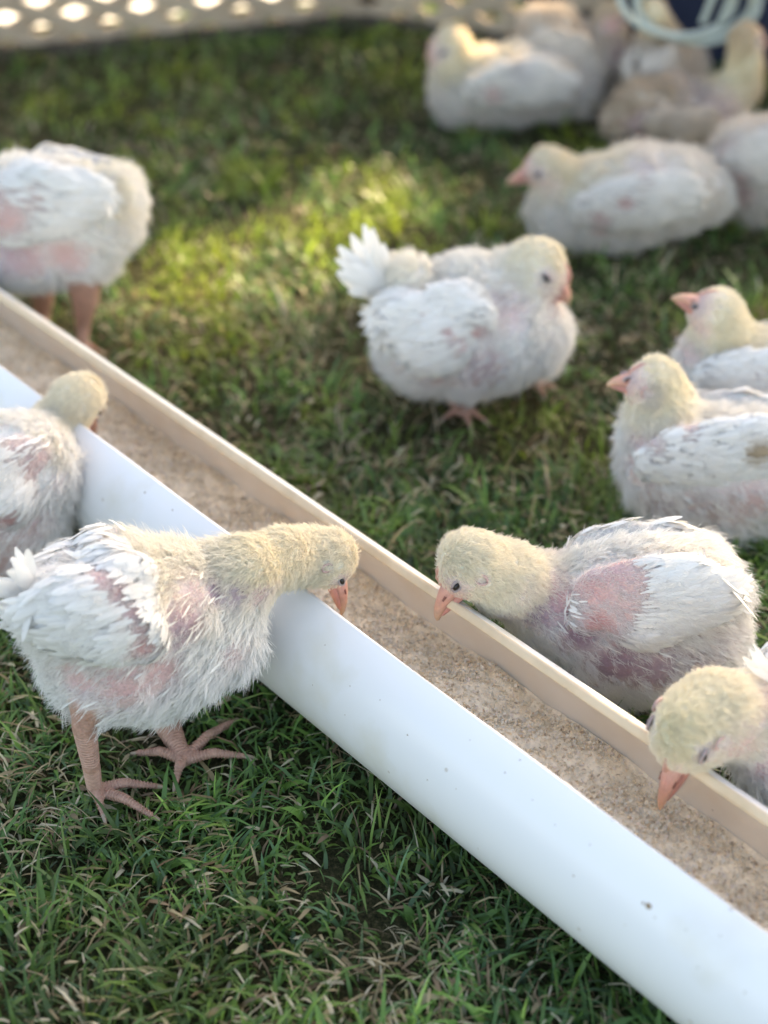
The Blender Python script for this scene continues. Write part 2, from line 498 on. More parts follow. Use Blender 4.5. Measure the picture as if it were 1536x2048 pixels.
    cen = np.mean([p for p, _ in T], 0)
    if ((V-cen)*N).sum(1).mean() < 0: F = F[:, ::-1]; N = -N
    bvh = BVHTree.FromPolygons([Vector(v) for v in V], [tuple(f) for f in F])
    def hit(px, py, tree=None):
        r = unit(ray(px, py)); h = (tree or bvh).ray_cast(Vector(CC), Vector(r))
        return np.array(h[0]) if h[0] is not None else None
    # ---- colours and down length over the body
    dh = np.linalg.norm(V-HC, axis=1)
    dn = f_neck(V); dt = f_torso(V)
    dl = f_leg(V) if segs_leg else np.full(len(V), 1.0)
    dbody = np.minimum(np.minimum(dn, dt), f_head(V))
    legw = np.clip((dbody-dl)/.004, 0, 1)
    ny = np.clip((dt-dn)/.030+.35+.5*(vnoise(V, 90, seed+2)-.5), 0, 1); ny = ny*ny*(3-2*ny)                       # neck and head are yellower
    un = (V-O)@hd; zz = V[:, 2]
    zmax = max(p[2]+r for p, r in T)
    topw = np.clip((zz/zmax-.55)/.4, 0, 1)
    nz = vnoise(V, 55, seed)
    col = WHITE*(1-ny)[:, None]+(YELLOW*.42+CREAM*.58)*ny[:, None]
    col = col*(1-(topw*.35*(1-ny)))[:, None]+CREAM*(topw*.35*(1-ny))[:, None]
    col = col*(1-(1-shade_tint)*np.array([.72, 1.0, 1.25]))  # below one, shade is painted into the plumage as a darker tan
    bare = np.zeros(len(V)); skin = np.tile(PINK, (len(V), 1))
    nsp = vnoise(V, 130, seed+9)
    KC = dict(pink=PINK, purple=PURPLE, rose=ROSE, yellow=YELLOW, white=WHITE, dirt=DIRT, grey=GREYV)
    def paint(Vv, colv, barev, skinv, spots_, tree, noise_):
        for px, py, rp, kd, st in spots_:
            h = hit(px, py, tree)
            if h is None: h = P(px, py, .03)
            R = rp*depth(h)/FPX
            du = (Vv-h)@hd; dz = Vv[:, 2]-h[2]; ds = np.abs((Vv-O)@m)-abs((h-O)@m)
            dd = np.sqrt(du**2+dz**2+np.minimum(ds, 0)**2*.5)*(1+.5*(noise_-.5))
            w = st*np.clip(1.35-dd/R, 0, 1)**.8
            w = np.clip(w, 0, 1)
            if kd in ('pink', 'purple', 'rose'):
                barev[:] = np.maximum(barev, w); skinv[:] = skinv*(1-w)[:, None]+KC[kd]*w[:, None]
            else: colv[:] = colv*(1-w)[:, None]+KC[kd]*w[:, None]
    paint(V, col, bare, skin, spots, bvh, nsp)
    base = col*(.84+.10*ny)[:, None]*(1-bare)[:, None]+skin*bare[:, None]
    bk = HC+hb*HR*.95
    face = np.clip(1.4-np.linalg.norm(V-(bk+upv*HR*.1), axis=1)/(HR*1.0), 0, 1)
    base = base*(1-face)[:, None]+np.array([.64, .44, .40])*face[:, None]
    lc = LEGC*(.85+.3*vnoise(V, 260, seed+3))[:, None]
    base = base*(1-legw)[:, None]+lc*legw[:, None]
    ec = []
    if eye is not None:
        e = hit(*eye[:2])
        if e is not None: ec = [e, e-2*((e-HC)@lat)*lat]
    if not ec:
        for s_ in (1, -1):
            q0 = HC+hb*HR*.42+upv*HR*.22+lat*s_*HR*2
            h = bvh.ray_cast(Vector(q0), Vector(-lat*s_)); ec.append(np.array(h[0]) if h[0] is not None else q0)
    er = HR*.16
    eyem = np.zeros(len(V))
    for e in ec: eyem = np.maximum(eyem, np.clip(1.7-np.linalg.norm(V-e, axis=1)/(er*2.1), 0, 1)**.8)
    if ear is not None and hit(*ear) is not None:
        eh = hit(*ear)
        for e in (eh, eh-2*((eh-HC)@lat)*lat): eyem = np.maximum(eyem, .8*np.clip(1.8-np.linalg.norm(V-e, axis=1)/(HR*.24), 0, 1))
    base = base*(1-.6*eyem)[:, None]+np.array([.52, .42, .42])*(.6*eyem)[:, None]
    hw = np.clip(1.5-dh/HR*.9, 0, 1)
    length = .0118*fluff*(1-.52*np.clip(ny, 0, 1))*(1-.55*bare)*(.6+.8*nz)
    length = length*(1-face*.75)
    low = np.clip(1-zz/(.45*zmax), 0, 1); length *= 1+.25*low*ragged
    dens = (1-bare*.84)*(1-legw)*(1-face*.9)
    dens[legw > .35] = 0
    dens *= 1-.93*eyem; length *= 1-.65*eyem
    wmask = np.zeros(len(V))
    if wing:
        for px, py, r in wing:
            h = hit(px, py)
            if h is None: h = P(px, py, .03)
            rr = r*depth(h)/FPX
            d2 = np.sqrt(((V-h)@hd)**2+(V[:, 2]-h[2])**2)/rr
            out_ = np.abs((V-O)@m) > .3*abs((h-O)@m)
            wmask = np.maximum(wmask, np.where(out_, np.clip((1.0-d2)/.18, 0, 1), 0))
    dens *= 1-wmask; length *= 1-.5*wmask
    dens *= 1+2.4*ny
    if SH and len(feet):
        for ft in feet: pass
    flow = np.tile(-hd*1.0+np.array([0, 0, -.45]), (len(V), 1))
    flow = flow*(1-hw)[:, None]+((V-bk)/np.maximum(np.linalg.norm(V-bk, axis=1), 1e-6)[:, None])*hw[:, None]
    nkd = unit(T[-1][0]-HC)
    flow = flow*(1-ny*(1-hw))[:, None]+nkd*(ny*(1-hw))[:, None]
    strand = col*(1-.55*bare)[:, None]+(WHITE*.55+skin*.45)*(.55*bare)[:, None]
    root = link('chick', None, None, O)
    tag(root, label, 'chick', group)
    L0 = -O
    body = link('body', np_mesh('body', V+L0, F, M['skin'], True, base), root)
    lift = .42*ragged*(1-ny*.35)+.0*zz
    make_down('down', V+L0, N, F, strand, length, dens, flow, int(40000*q), .00017/math.sqrt(q)**.7, body, None, lift, seed)
    # ---- claws and leg scutes
    if feet:
        sc_v, sc_f, off = [], [], 0
        for ch in LEGS:
            tv_ = unit(ch[2][0]-ch[1][0]); p0 = ch[2][0]+tv_*.0015; r0 = ch[2][1]
            CV, CFc = tube([p0, p0+tv_*.004, p0+tv_*.0075+np.array([0, 0, -.0018])], [r0*.85, r0*.6, .0003], 7)
            link('claw', np_mesh('claw', CV+L0, CFc, M['beak'], True, np.tile([.42, .33, .25], (len(CV), 1))), root)
        if q > .8:
            for ch in SH+LEGS:
                for (p0, r0), (p1, r1) in zip(ch[:-1], ch[1:]):
                    Ls = np.linalg.norm(p1-p0)
                    if r0 > .009 or Ls < .004: continue
                    ax_ = unit(p1-p0); aa = unit(np.cross(ax_, [.3, .2, .9])); bb = np.cross(aa, ax_)
                    for tq in np.arange(.0012, Ls-.001, .0021):
                        f_ = tq/Ls; rr_ = r0+(r1-r0)*f_; c_ = p0+(p1-p0)*f_
                        ringp = [c_+(aa*math.cos(2*math.pi*k/12)+bb*math.sin(2*math.pi*k/12))*rr_*.985+ax_*.0004*math.sin(k*2.1+tq*900) for k in range(13)]
                        RV, RF = tube(ringp, min(.00055, rr_*.13), 5)
                        sc_v.append(RV); sc_f.append(RF+off); off += len(RV)
            if sc_v:
                SV = np.concatenate(sc_v); SF = np.concatenate(sc_f)
                so = link('leg_scales', np_mesh('leg_scales', SV+L0, SF, M['beak'], True, LEGC*(.85+.45*vnoise(SV, 700, 3))[:, None]), body); so['kind'] = 'stuff'
    # ---- scruffy half grown body feathers
    if q > .8:
        okv = np.where((legw < .1) & (ny < .35) & (wmask < .3) & (face < .05))[0]
        nb = int(620*q); wv = (1-.93*bare[okv]); pk = rg.choice(okv, nb, p=wv/wv.sum())
        Db = flow[pk]+rg.normal(0, .22, (nb, 3)); Nb = N[pk]; Db = Db-Nb*(Db*Nb).sum(1)[:, None]; Db /= np.linalg.norm(Db, axis=1)[:, None]
        Db = Db+Nb*rg.uniform(.15, .45, nb)[:, None]
        FV, FF, FC_ = feather_cards(V[pk]+L0+Nb*.001, Db, Nb+rg.normal(0, .3, (nb, 3)), rg.uniform(.007, .014, nb)*fluff, rg.uniform(.0006, .0014, nb), np.clip(col[pk]*rg.uniform(.9, 1.05, (nb, 1)), 0, .9), rg)
        bf = link('body_feathers', np_mesh('body_feathers', FV, FF, M['feather'], True, FC_), body); bf['kind'] = 'stuff'
    # ---- wings
    if wing:
        wb = []
        for px, py, r in wing:
            h = hit(px, py)
            if h is None: h = P(px, py, .03)
            rr = r*depth(h)/FPX
            wb.append((h, rr))
        cw = np.mean([p for p, _ in wb], 0)
        for side in (1, -1):
            WB = []
            for p, r in wb:
                p2 = p+m*r*.06
                if side == -1: p2 = p2-2*((p2-O)@m)*m+m*r*.42-np.array([0, 0, r*.32]); r = r*.84
                WB.append((p2, r))
            def f_w(Q):
                d = None
                for i, (p, r) in enumerate(WB):
                    q2, r2 = WB[min(i+1, len(WB)-1)]
                    e = cap_dist(Q, p, q2, r, r2, m, .40)
                    d = e if d is None else smin(d, e, .006)
                return d
            wr = max(r for _, r in WB)*1.2
            lo = np.min([p for p, _ in WB], 0)-wr; hi = np.max([p for p, _ in WB], 0)+wr
            WV, WF = surface_net(f_w, lo, hi, max(vox, .0026))
            WN = vert_normals(WV, WF)
            c0 = np.mean([p for p, _ in WB], 0)
            if ((WV-c0)*WN).sum(1).mean() < 0: WF = WF[:, ::-1]; WN = -WN
            wcol = np.tile(WHITE, (len(WV), 1))*(1-(1-shade_tint)*np.array([.72, 1.0, 1.25])); wbare = np.zeros(len(WV)); wskin = np.tile(PINK, (len(WV), 1))  # wing plumage takes the same painted shade
            wbvh = BVHTree.FromPolygons([Vector(v) for v in WV], [tuple(f) for f in WF]) if side == 1 else wbvh_keep
            wbvh_keep = wbvh
            paint(WV, wcol, wbare, wskin, [w_ for w_ in wspots if side == 1 or w_[3] not in ('pink', 'rose', 'purple')], wbvh, vnoise(WV, 140, seed+4))
            wbase = wcol*.70*(1-wbare)[:, None]+wskin*wbare[:, None]
            w_o = link('wing', np_mesh('wing', WV+L0, WF, M['skin'], True, wbase), root)
            outw = (WN@(m*side)) > -.15
            idx = np.where(outw)[0]
            nf = int((560 if side == 1 else 190)*min(1, q+.25))
            wgt = (1-.97*np.clip(wbare[idx]*1.3, 0, 1))+1e-6
            wgt = np.where(wbare[idx] > .8, 0, wgt**1.3)
            pick = rg.choice(idx, nf, p=wgt/wgt.sum())
            fd = hd*wdir[0]+np.array([0, 0, wdir[1]])
            u = (WV[pick]-c0)@hd; u = (u-u.min())/(np.ptp(u)+1e-9)            # 1 at the front of the wing
            zc = (WV[pick][:, 2]-c0[2])/wr
            D = np.tile(fd, (nf, 1))+np.array([0, 0, 1.0])*(.30*zc)[:, None]+rg.normal(0, .14, (nf, 3))
            Nn = WN[pick]
            D = D-Nn*((D*Nn).sum(1))[:, None]*.94+Nn*rg.uniform(.02, .10, (nf, 1))
            Lf = (.0085+.0165*(1-u))*rg.uniform(.75, 1.2, nf)*cpx; Wf = (.0029+.0030*(1-u))*rg.uniform(.75, 1.2, nf)*cpx
            fcv = np.clip(wcol[pick]*rg.uniform(.90, 1.03, nf)[:, None], 0, .88)
            Wf *= 1-.8*np.clip(wbare[pick]*1.2, 0, 1); Lf *= 1-.35*wbare[pick]
            FV, FF, FC_ = feather_cards(WV[pick]+L0-D*Lf[:, None]*.25+Nn*(.0022*u)[:, None], D, Nn+rg.normal(0, .1, (nf, 3)), Lf, Wf, fcv, rg)
            fo = link('wing_feathers', np_mesh('wing_feathers', FV, FF, M['feather'], True, FC_), w_o); fo['kind'] = 'stuff'
            wl_ = np.full(len(WV), .0062)*(1-.35*wbare)*fluff; wd_ = np.where(outw, 1.0, .2)*(1-.75*wbare)
            wf_ = np.tile(fd, (len(WV), 1))
            make_down('down', WV+L0, WN, WF, wcol*(1-.4*wbare)[:, None]+wskin*(.4*wbare)[:, None], wl_, wd_, wf_, int((8500 if side == 1 else 2600)*q), .00016/math.sqrt(q)**.7, w_o, None, np.full(len(WV), .22), seed+side+3, tuft=5)
    # ---- tail: single feathers fanned out
    if tail:
        (bx, by), tips = tail[0], tail[1]
        hb_ = hit(bx, by)
        B = P(bx, by, 0.0) if hb_ is None else P(bx, by, 0.0)
        for k, (tx, ty) in enumerate(list(tips)*2):
            if k >= len(tips): tx += rg.uniform(-9, 9)+(bx-tx)*.18; ty += rg.uniform(-9, 9)+(by-ty)*.18
            tp = P(tx, ty, rg.uniform(-.012, .014))
            D = tp-B; Ld = np.linalg.norm(D)
            nrm = m+rg.normal(0, .25, 3)+np.array([0, 0, .2])
            B2 = B+rg.normal(0, .002, 3)
            for rep in range(1):
                FV, FF, FC_ = feather_cards((B2+L0)[None], D[None], nrm[None], np.array([Ld*1.05]), np.array([tw*cpx*rg.uniform(.8, 1.2)]), np.array([WHITE]), rg, .05)
                link('tail_feather', np_mesh('tail_feather', FV, FF, M['feather'], True, FC_), root)
        tv = []
    # ---- eyes, ears
    for e in ec:
        out = unit((e-HC)-hb*((e-HC)@hb)*.6)
        sv = []; sf = []
        for i in range(9):
            th = math.pi*i/8
            for k in range(14):
                ph = 2*math.pi*k/14
                sv.append(e-out*er*.15+er*(hb*math.sin(th)*math.cos(ph)*1.12+upv*math.sin(th)*math.sin(ph)*.68+out*math.cos(th)))
        for i in range(8):
            for k in range(14):
                k2 = (k+1) % 14; sf.append((i*14+k, (i+1)*14+k, (i+1)*14+k2, i*14+k2))
        eo = link('eye', np_mesh('eye', np.array(sv)+L0, sf, M['eye']), root)
        ring = []; 
        for k in range(17):
            ph = 2*math.pi*k/16
            ring.append(e+er*(hb*math.cos(ph)*1.28+upv*math.sin(ph)*.80)+out*er*.10)
        RV, RF = tube(ring, er*.33, 8)
        link('eyelid', np_mesh('eyelid', RV+L0, RF, M['comb'], True, np.tile([.36, .30, .30], (len(RV), 1))), eo)
    if ear is not None:
        e = hit(*ear)
        if e is not None:
            for e2 in (e, e-2*((e-HC)@lat)*lat):
                out = unit((e2-HC)-hb*((e2-HC)@hb)); rr = HR*.2
                ring = [e2+rr*(hb*math.cos(2*math.pi*k/12)*.8+upv*math.sin(2*math.pi*k/12)*1.15)+out*HR*.0 for k in range(13)]
                RV, RF = tube(ring, rr*.24, 8)
                link('ear', np_mesh('ear', RV+L0, RF, M['comb'], True, np.tile([.54, .38, .35], (len(RV), 1))), root)
    # ---- beak: hooked upper bill over a shorter lower bill
    tip = BT; b0 = HC+hb*HR*.62
    Lb = np.linalg.norm(tip-b0)
    ax = unit(tip-b0)
    prof = ((0, .40, .42, .12), (.18, .39, .41, .13), (.38, .33, .35, .15), (.58, .25, .28, .13), (.76, .19, .22, .09), (.89, .12, .16, .03), (.96, .07, .11, -.02), (1.0, .012, .03, -.05))
    st = [(b0+ax*Lb*t+upv*HR*hk, lat, upv, HR*rw*bw, HR*rh*bw) for t, rw, rh, hk in prof]
    BV, BF = loft(st, 16)
    tt_ = np.repeat([p_[0] for p_ in prof], 16); kk_ = np.tile(np.sin(np.arange(16)*2*math.pi/16), len(prof))
    c0_ = np.array([.64, .40, .35]); c1_ = np.array([.62, .30, .235]); c2_ = np.array([.58, .38, .25])
    bc_ = c0_*np.clip(1-tt_*2, 0, 1)[:, None]+c1_*(1-np.abs(2*tt_-1))[:, None]+c2_*np.clip(tt_*2-1, 0, 1)[:, None]
    bc_ = bc_*(1-.25*np.clip(-kk_, 0, 1))[:, None]
    bo = link('beak', np_mesh('beak', BV+L0, BF, M['beak'], True, bc_), root)
    st = []
    for t, rw, rh, hk in ((-.15, .44, .20, -.30), (.15, .38, .19, -.24), (.42, .33, .16, -.17), (.64, .22, .12, -.12), (.80, .12, .08, -.09), (.87, .02, .02, -.08)):
        st.append((b0+ax*Lb*t+upv*HR*hk, lat, upv, HR*rw, HR*rh))
    BV, BF = loft(st, 12)
    link('lower_bill', np_mesh('lower_bill', BV+L0, BF, M['beak'], True, np.tile([.52, .24, .20], (len(BV), 1))), bo)
    for s_ in (1, -1):
        p0 = b0+ax*Lb*.36+upv*HR*.28*bw+lat*s_*HR*.30*bw
        NV, NF = tube([p0, p0+ax*Lb*.12], [HR*.05, HR*.035], 6)
        link('nostril', np_mesh('nostril', NV+L0, NF, M['comb'], True, np.tile([.25, .1, .08], (len(NV), 1))), bo)
    if comb:
        cv_ = []; cf_ = []; K = 9
        for k in range(K):
            t = k/(K-1)
            c = HC+unit(hb*(1.25-.95*t)+upv*(.50+.75*t))*HR*(1.12-.14*t)
            hgt = HR*(.09+.04*(k % 2))*math.sin(math.pi*min(1, .18+t*.82))
            o_ = unit(c-HC); wdt = HR*.055
            cv_ += [c-lat*wdt-o_*HR*.1, c+o_*hgt, c+lat*wdt-o_*HR*.1]
        for k in range(K-1):
            i = k*3; cf_ += [(i, i+1, i+4, i+3), (i+1, i+2, i+5, i+4)]
        link('comb', np_mesh('comb', np.array(cv_)+L0, cf_, M['comb'], True, np.tile([.60, .34, .28], (len(cv_), 1))), root)
    for p, r in T:
        if p[2]-r < .02: GRASS_PRESS.append((p[0], p[1], r*.8, .008))
    return root
# ------------------------------------------------------------------ feed trough (slotted plastic pipe)
def tpoint(t, n, z): return TD*t+np.array([TN[0], TN[1], 0])*n+np.array([0, 0, z])
T0, T1 = -1.0, 2.6
def make_trough():
    root = tag(link('feed_trough', None, None, tpoint(.6, TA, 0)), 'long white pipe slotted along its top, holding tan feed and lying on grass', 'feeder')
    L0 = -np.array(root.location)
    nt = 90; ts = np.linspace(T0, T1, nt)
    def shell(R, inner):
        K = 56; an = np.linspace(TPHI+.02, 2*math.pi-TPHI-.02, K)
        V = []
        for t in ts:
            for a_ in an: V.append(tpoint(t, TA+R*math.sin(a_), TR+R*math.cos(a_))+L0)
        F = [(i*K+k, i*K+k+1, (i+1)*K+k+1, (i+1)*K+k) for i in range(nt-1) for k in range(K-1)]
        if not inner: F = [f[::-1] for f in F]
        return V, F
    V, F = shell(TR, False); o = link('pipe_wall', np_mesh('pipe_wall', V, F, M['pvc']), root)
    V, F = shell(TRI, True); link('pipe_lining', np_mesh('pipe_lining', V, F, M['pvc_in']), root)
    for s in (1, -1):
        prof = [(TR, .02), (TR-.0004, .006), (TR-.0014, 0), (TRI+.0014, 0), (TRI+.0004, .006), (TRI, .02)]
        V = []; 
        for t in ts:
            w = .0006*math.sin(t*9+s)+.0004*math.sin(t*31)
            for R, da in prof:
                a_ = TPHI+da+w/TR*(1 if da < .02 else 0)
                V.append(tpoint(t, TA+s*R*math.sin(a_), TR+R*math.cos(a_))+L0)
        K = len(prof); F = [(i*K+k, i*K+k+1, (i+1)*K+k+1, (i+1)*K+k) for i in range(nt-1) for k in range(K-1)]
        if s == 1: F = [f[::-1] for f in F]
        link('cut_edge', np_mesh('cut_edge', V, F, M['pvc_rim' if s == 1 else 'pvc']), root)
    # mud flecks dried on the outside: (px, py, size)
    K = 0
    for px, py, sz in ((1297, 1812, 15), (1286, 1806, 7), (1147, 1752, 5), (855, 1560, 4), (912, 1578, 3), (1040, 1520, 4), (700, 1372, 3), (625, 1370, 3), (1440, 1872, 4), (1372, 1860, 4), (1310, 1835, 5), (690, 1430, 3), (1320, 2010, 3), (1010, 1545, 4), (1065, 1600, 3), (940, 1480, 3), (1180, 1690, 4), (1225, 1640, 3), (1395, 1935, 4), (1460, 1820, 3), (760, 1400, 3), (815, 1470, 4), (650, 1290, 3), (1490, 1985, 5), (1250, 1850, 3), (1110, 1650, 3), (290, 985, 5), (345, 1020, 4)):
        r = ray(px, py); r2 = np.array([r@TN, r[2]]); o2 = np.array([-TA, CAM_H-TR])
        A = r2@r2; B = o2@r2; C_ = o2@o2-TR*TR; D_ = B*B-A*C_
        if D_ < 0: continue
        t = (-B-math.sqrt(D_))/A; p = CC+r*t; nn = unit(TN*(p@TN-TA)+np.array([0, 0, p[2]-TR]))
        R = sz*.5*depth(p)/FPX; a1 = TD; a2 = np.cross(nn, a1); rg = np.random.default_rng(px)
        V = [p+nn*R*.35+L0]; n_ = 10
        for k in range(n_):
            rr = R*rg.uniform(.6, 1.3); V.append(p+L0+(a1*math.cos(k*6.283/n_)+a2*math.sin(k*6.283/n_))*rr*.6+nn*R*.25)
        for k in range(n_):
            rr = R*rg.uniform(.9, 1.6); V.append(p+L0+(a1*math.cos(k*6.283/n_)+a2*math.sin(k*6.283/n_))*rr-nn*.0004)
        me = bpy.data.meshes.new('mud_fleck')
        Fm = [(0, 1+k, 1+(k+1) % n_) for k in range(n_)]+[(1+k, 1+n_+k, 1+n_+(k+1) % n_, 1+(k+1) % n_) for k in range(n_)]
        me.from_pydata([tuple(v) for v in V], [], Fm); me.materials.append(M['mud'])
        link('mud_fleck', me, root)
M['smear'] = flat_mat('dried_feed_smear', (.70, .68, .60), .8, .2, (420, (.80, .81, .82)))
M['mud'] = flat_mat('dried_mud', (.36, .27, .18), .95, .1, (600, (.22, .15, .1)))
make_trough()

def make_feed():
    z0 = .0560; hw = math.sqrt(TRI**2-(z0-TR)**2)-.0006
    ts = np.arange(-.1, 2.3, .0034); ns = np.linspace(-hw, hw, 46)
    Tg, Ng = np.meshgrid(ts, ns, indexing='ij')
    Q = np.stack([Tg.ravel(), Ng.ravel(), np.zeros(Tg.size)], 1)
    hgt = (vnoise(Q, 24, 1)-.5)*.011+(vnoise(Q, 95, 2)-.5)*.0045+(vnoise(Q, 260, 3)-.5)*.0024
    edge = np.clip((hw-np.abs(Q[:, 1]))/.01, 0, 1)
    zz = z0+hgt*(.35+.65*edge)+.0035*edge*np.cos(Q[:, 1]/hw*1.4)-.003
    V = TD[None]*Q[:, :1]+np.array([TN[0], TN[1], 0])[None]*(TA+Q[:, 1:2])+np.stack([0*zz, 0*zz, zz], 1)
    a, b = Tg.shape
    I = np.arange(a*b).reshape(a, b)
    F = np.stack([I[:-1, :-1], I[1:, :-1], I[1:, 1:], I[:-1, 1:]], -1).reshape(-1, 4)
    c = np.array([.89, .77, .61])*(.84+.45*vnoise(Q, 420, 5))[:, None]
    nV = len(V)
    # loose crumbs lying on it
    rg = np.random.default_rng(3); n = 30000
    t = rg.beta(1.1, 1.9, n)*1.75+.12; nn = rg.uniform(-.35*hw, hw*.96, n)
    ii = np.clip(((t+.1)/.0034).astype(int), 0, a-1); jj = np.clip(((nn+hw)/(2*hw)*45).astype(int), 0, b-1)
    z = zz.reshape(a, b)[ii, jj]+.0004
    C = TD[None]*t[:, None]+np.array([TN[0], TN[1], 0])[None]*(TA+nn)[:, None]+np.stack([0*z, 0*z, z], 1)
    s = rg.uniform(.0007, .0017, n); s[rg.random(n) < .05] *= 1.5
    ov = np.array([(1, 0, 0), (-1, 0, 0), (0, 1, 0), (0, -1, 0), (0, 0, 1), (0, 0, -1)], float)
    of = np.array([(0, 2, 4), (2, 1, 4), (1, 3, 4), (3, 0, 4), (2, 0, 5), (1, 2, 5), (3, 1, 5), (0, 3, 5)])
    R = rg.normal(0, 1, (n, 3, 3)); R /= np.linalg.norm(R, axis=2)[..., None]
    G = C[:, None]+(ov[None]*rg.uniform(.6, 1.2, (n, 6, 1))) @ R*s[:, None, None]
    pal = np.array([[.88, .76, .59], [.84, .70, .53], [.88, .80, .68], [.60, .46, .34], [.86, .74, .65], [.82, .72, .60]])
    gc = pal[rg.choice(6, n, p=[.32, .23, .20, .06, .11, .08])]*rg.uniform(.88, 1.1, (n, 1))
    root = tag(link('feed', None, None, None), None, None)
    bpy.data.objects.remove(root)
    me1 = np_mesh('feed_bed', V, F, M['feed'], True, c)
    o = tag(link('feed', me1), 'tan crumbled chick feed heaped inside the open white pipe', 'feed', None, 'stuff')
    gf = (np.arange(n)[:, None, None]*6+of[None]).reshape(-1, 3)
    g = link('crumbs', np_mesh('crumbs', G.reshape(-1, 3), gf, M['feed'], False, np.repeat(gc, 6, 0)), o)
    g['kind'] = 'stuff'
make_feed()

# ------------------------------------------------------------------ the flock
chick('front white chick standing on two visible clawed feet, pecking over the near pipe edge', (285, 1555), 27,
      torso=[(150,1225,98),(235,1200,118),(235,1285,122),(330,1205,108),(350,1285,105),(200,1320,90),(300,1350,72),(420,1255,85,.004),(430,1190,72)],
      neck=[(490,1145,62,.008),(560,1115,52,.0),(610,1108,48,-.006)],
      head=(660,1122,50,('y',.700)), beak=(686,1229,('y',.6955)),
      wing=[(110,1175,50),(150,1210,88),(205,1225,92),(255,1265,66),(295,1285,34),(250,1165,60),(215,1120,40)],
      wdir=(-1,-.15),
      legs=[[(180,1400,46,.022),(168,1450,24,.024),(182,1530,17,.022)],[(330,1370,52,-.02),(335,1450,26,-.022)]],
      feet=[[(190,1580,0),(310,1572),(305,1632),(205,1625)],[(368,1520,1),(462,1445),(486,1512),(352,1562),(278,1506)]],
      tail=((70,1185),[(2,1150),(-22,1170),(14,1128),(-26,1195),(-16,1218),(0,1242),(36,1112),(62,1108),(25,1118),(-10,1160),(8,1228)]),
      spots=[(250,1372,70,'pink',1),(160,1352,55,'pink',.9),(320,1345,60,'pink',.95),(365,1245,55,'pink',.9),(350,1275,44,'purple',.8),(390,1190,40,'pink',.7),(430,1182,26,'purple',.95),(475,1190,28,'purple',.8),(520,1193,28,'pink',.85),(565,1190,26,'pink',.7),(470,1315,34,'pink',.6),(540,1185,25,'purple',.5),(320,1090,120,'yellow',.25),(500,1100,100,'yellow',.2)],
      wspots=[(290,1292,34,'rose',.95),(268,1225,26,'pink',1),(238,1185,26,'pink',.95),(205,1150,26,'pink',.9),(282,1258,24,'pink',.9),(190,1330,50,'yellow',.25)],
      eye=(683,1161), ear=(655,1136), q=1.6, vox=.0021, clear='near', seed=1)

chick('white chick with bare pink shoulder behind the pipe, reaching its beak over the far edge', (1270, 1395), 180,
      torso=[(1420,1190,68),(1370,1170,92),(1290,1165,92),(1210,1180,90),(1390,1270,88),(1300,1270,105),(1220,1260,92),(1140,1210,78),(1260,1340,62,.0),(1180,1310,60,.0)],
      neck=[(1070,1185,72,0),(1015,1158,70,('y',.700))],
      head=(940,1132,62,('y',.690)), beak=(871,1240,('y',.6835)),
      wing=[(1185,1225,48),(1215,1190,70),(1280,1190,92),(1345,1190,90),(1390,1200,62),(1290,1235,66)],
      wdir=(-1,.05),
      legs=[[(1250,1390,26,.0),(1240,1420,12,.0)]], feet=[],
      tail=((1450,1180),[(1503,1172),(1506,1188),(1502,1204)]),
      spots=[(1120,1210,52,'rose',.9),(1160,1270,60,'purple',1),(1230,1330,70,'purple',1),(1300,1345,70,'purple',.9),(1080,1235,45,'purple',.9),(1060,1190,36,'purple',.4),(1380,1340,55,'purple',.7),(1010,1240,30,'purple',.8),(1440,1280,60,'pink',.4),(950,1030,90,'yellow',.2)],
      wspots=[(1200,1180,58,'rose',.95),(1240,1150,56,'pink',.95),(1200,1245,50,'rose',1),(1270,1175,40,'pink',.8),(1250,1215,45,'pink',.8)],
      eye=(914,1172), ear=(962,1160), q=1.5, vox=.0023, clear='far', seed=2)

chick('yellow-headed chick at right edge with its pink beak pointing straight down into the feed', (1660, 1690), 180,
      torso=[(1700,1430,120),(1600,1430,112),(1640,1520,120),(1560,1490,88),(1720,1520,110)],
      neck=[(1500,1440,80,('y',.575)),(1432,1428,80,('y',.565))],
      head=(1376,1468,76,('y',.5545)), beak=(1318,1622,('y',.5495)), lat=(.75,-.66,0), bw=.74,
      wing=[(1600,1420,60),(1680,1440,80)], wspots=[(1590,1420,50,'pink',.8)],
      spots=[(1480,1500,60,'rose',.7),(1540,1540,60,'pink',.9),(1540,1400,45,'pink',.6),(1350,1480,60,'yellow',.5),(1400,1545,34,'purple',.35),(1420,1500,26,'pink',.4),(1380,1400,90,'yellow',.35)],
      tail=((1575,1390),[(1492,1318),(1508,1306),(1525,1300),(1480,1336),(1540,1296)]), tw=.0048,
      eye=(1408,1512), ear=(1440,1486), q=1.3, vox=.0024, clear='far', seed=3)

chick('chick at the left edge seen from behind, its pale yellow head bowed over the pipe', (-20, 1170), 46,
      torso=[(-70,1010,120),(10,1020,110),(30,940,98),(60,930,80),(-40,1080,90)],
      neck=[(85,890,56,.0),(115,850,48,('y',.893))],
      head=(158,800,47,('y',.897)), beak=(190,872,('y',.925)),
      wing=[(60,920,48),(20,940,70),(-20,980,84),(30,1000,50)], wdir=(-1,-.35),
      spots=[(90,900,34,'yellow',.3),(60,1060,50,'pink',.6),(0,1120,70,'pink',.8),(120,960,30,'pink',.3)],
      wspots=[(75,930,44,'pink',.8),(30,880,50,'pink',.55),(20,1040,34,'rose',.9),(85,975,30,'pink',.6)],
      q=1.0, vox=.0026, clear='near', seed=4)

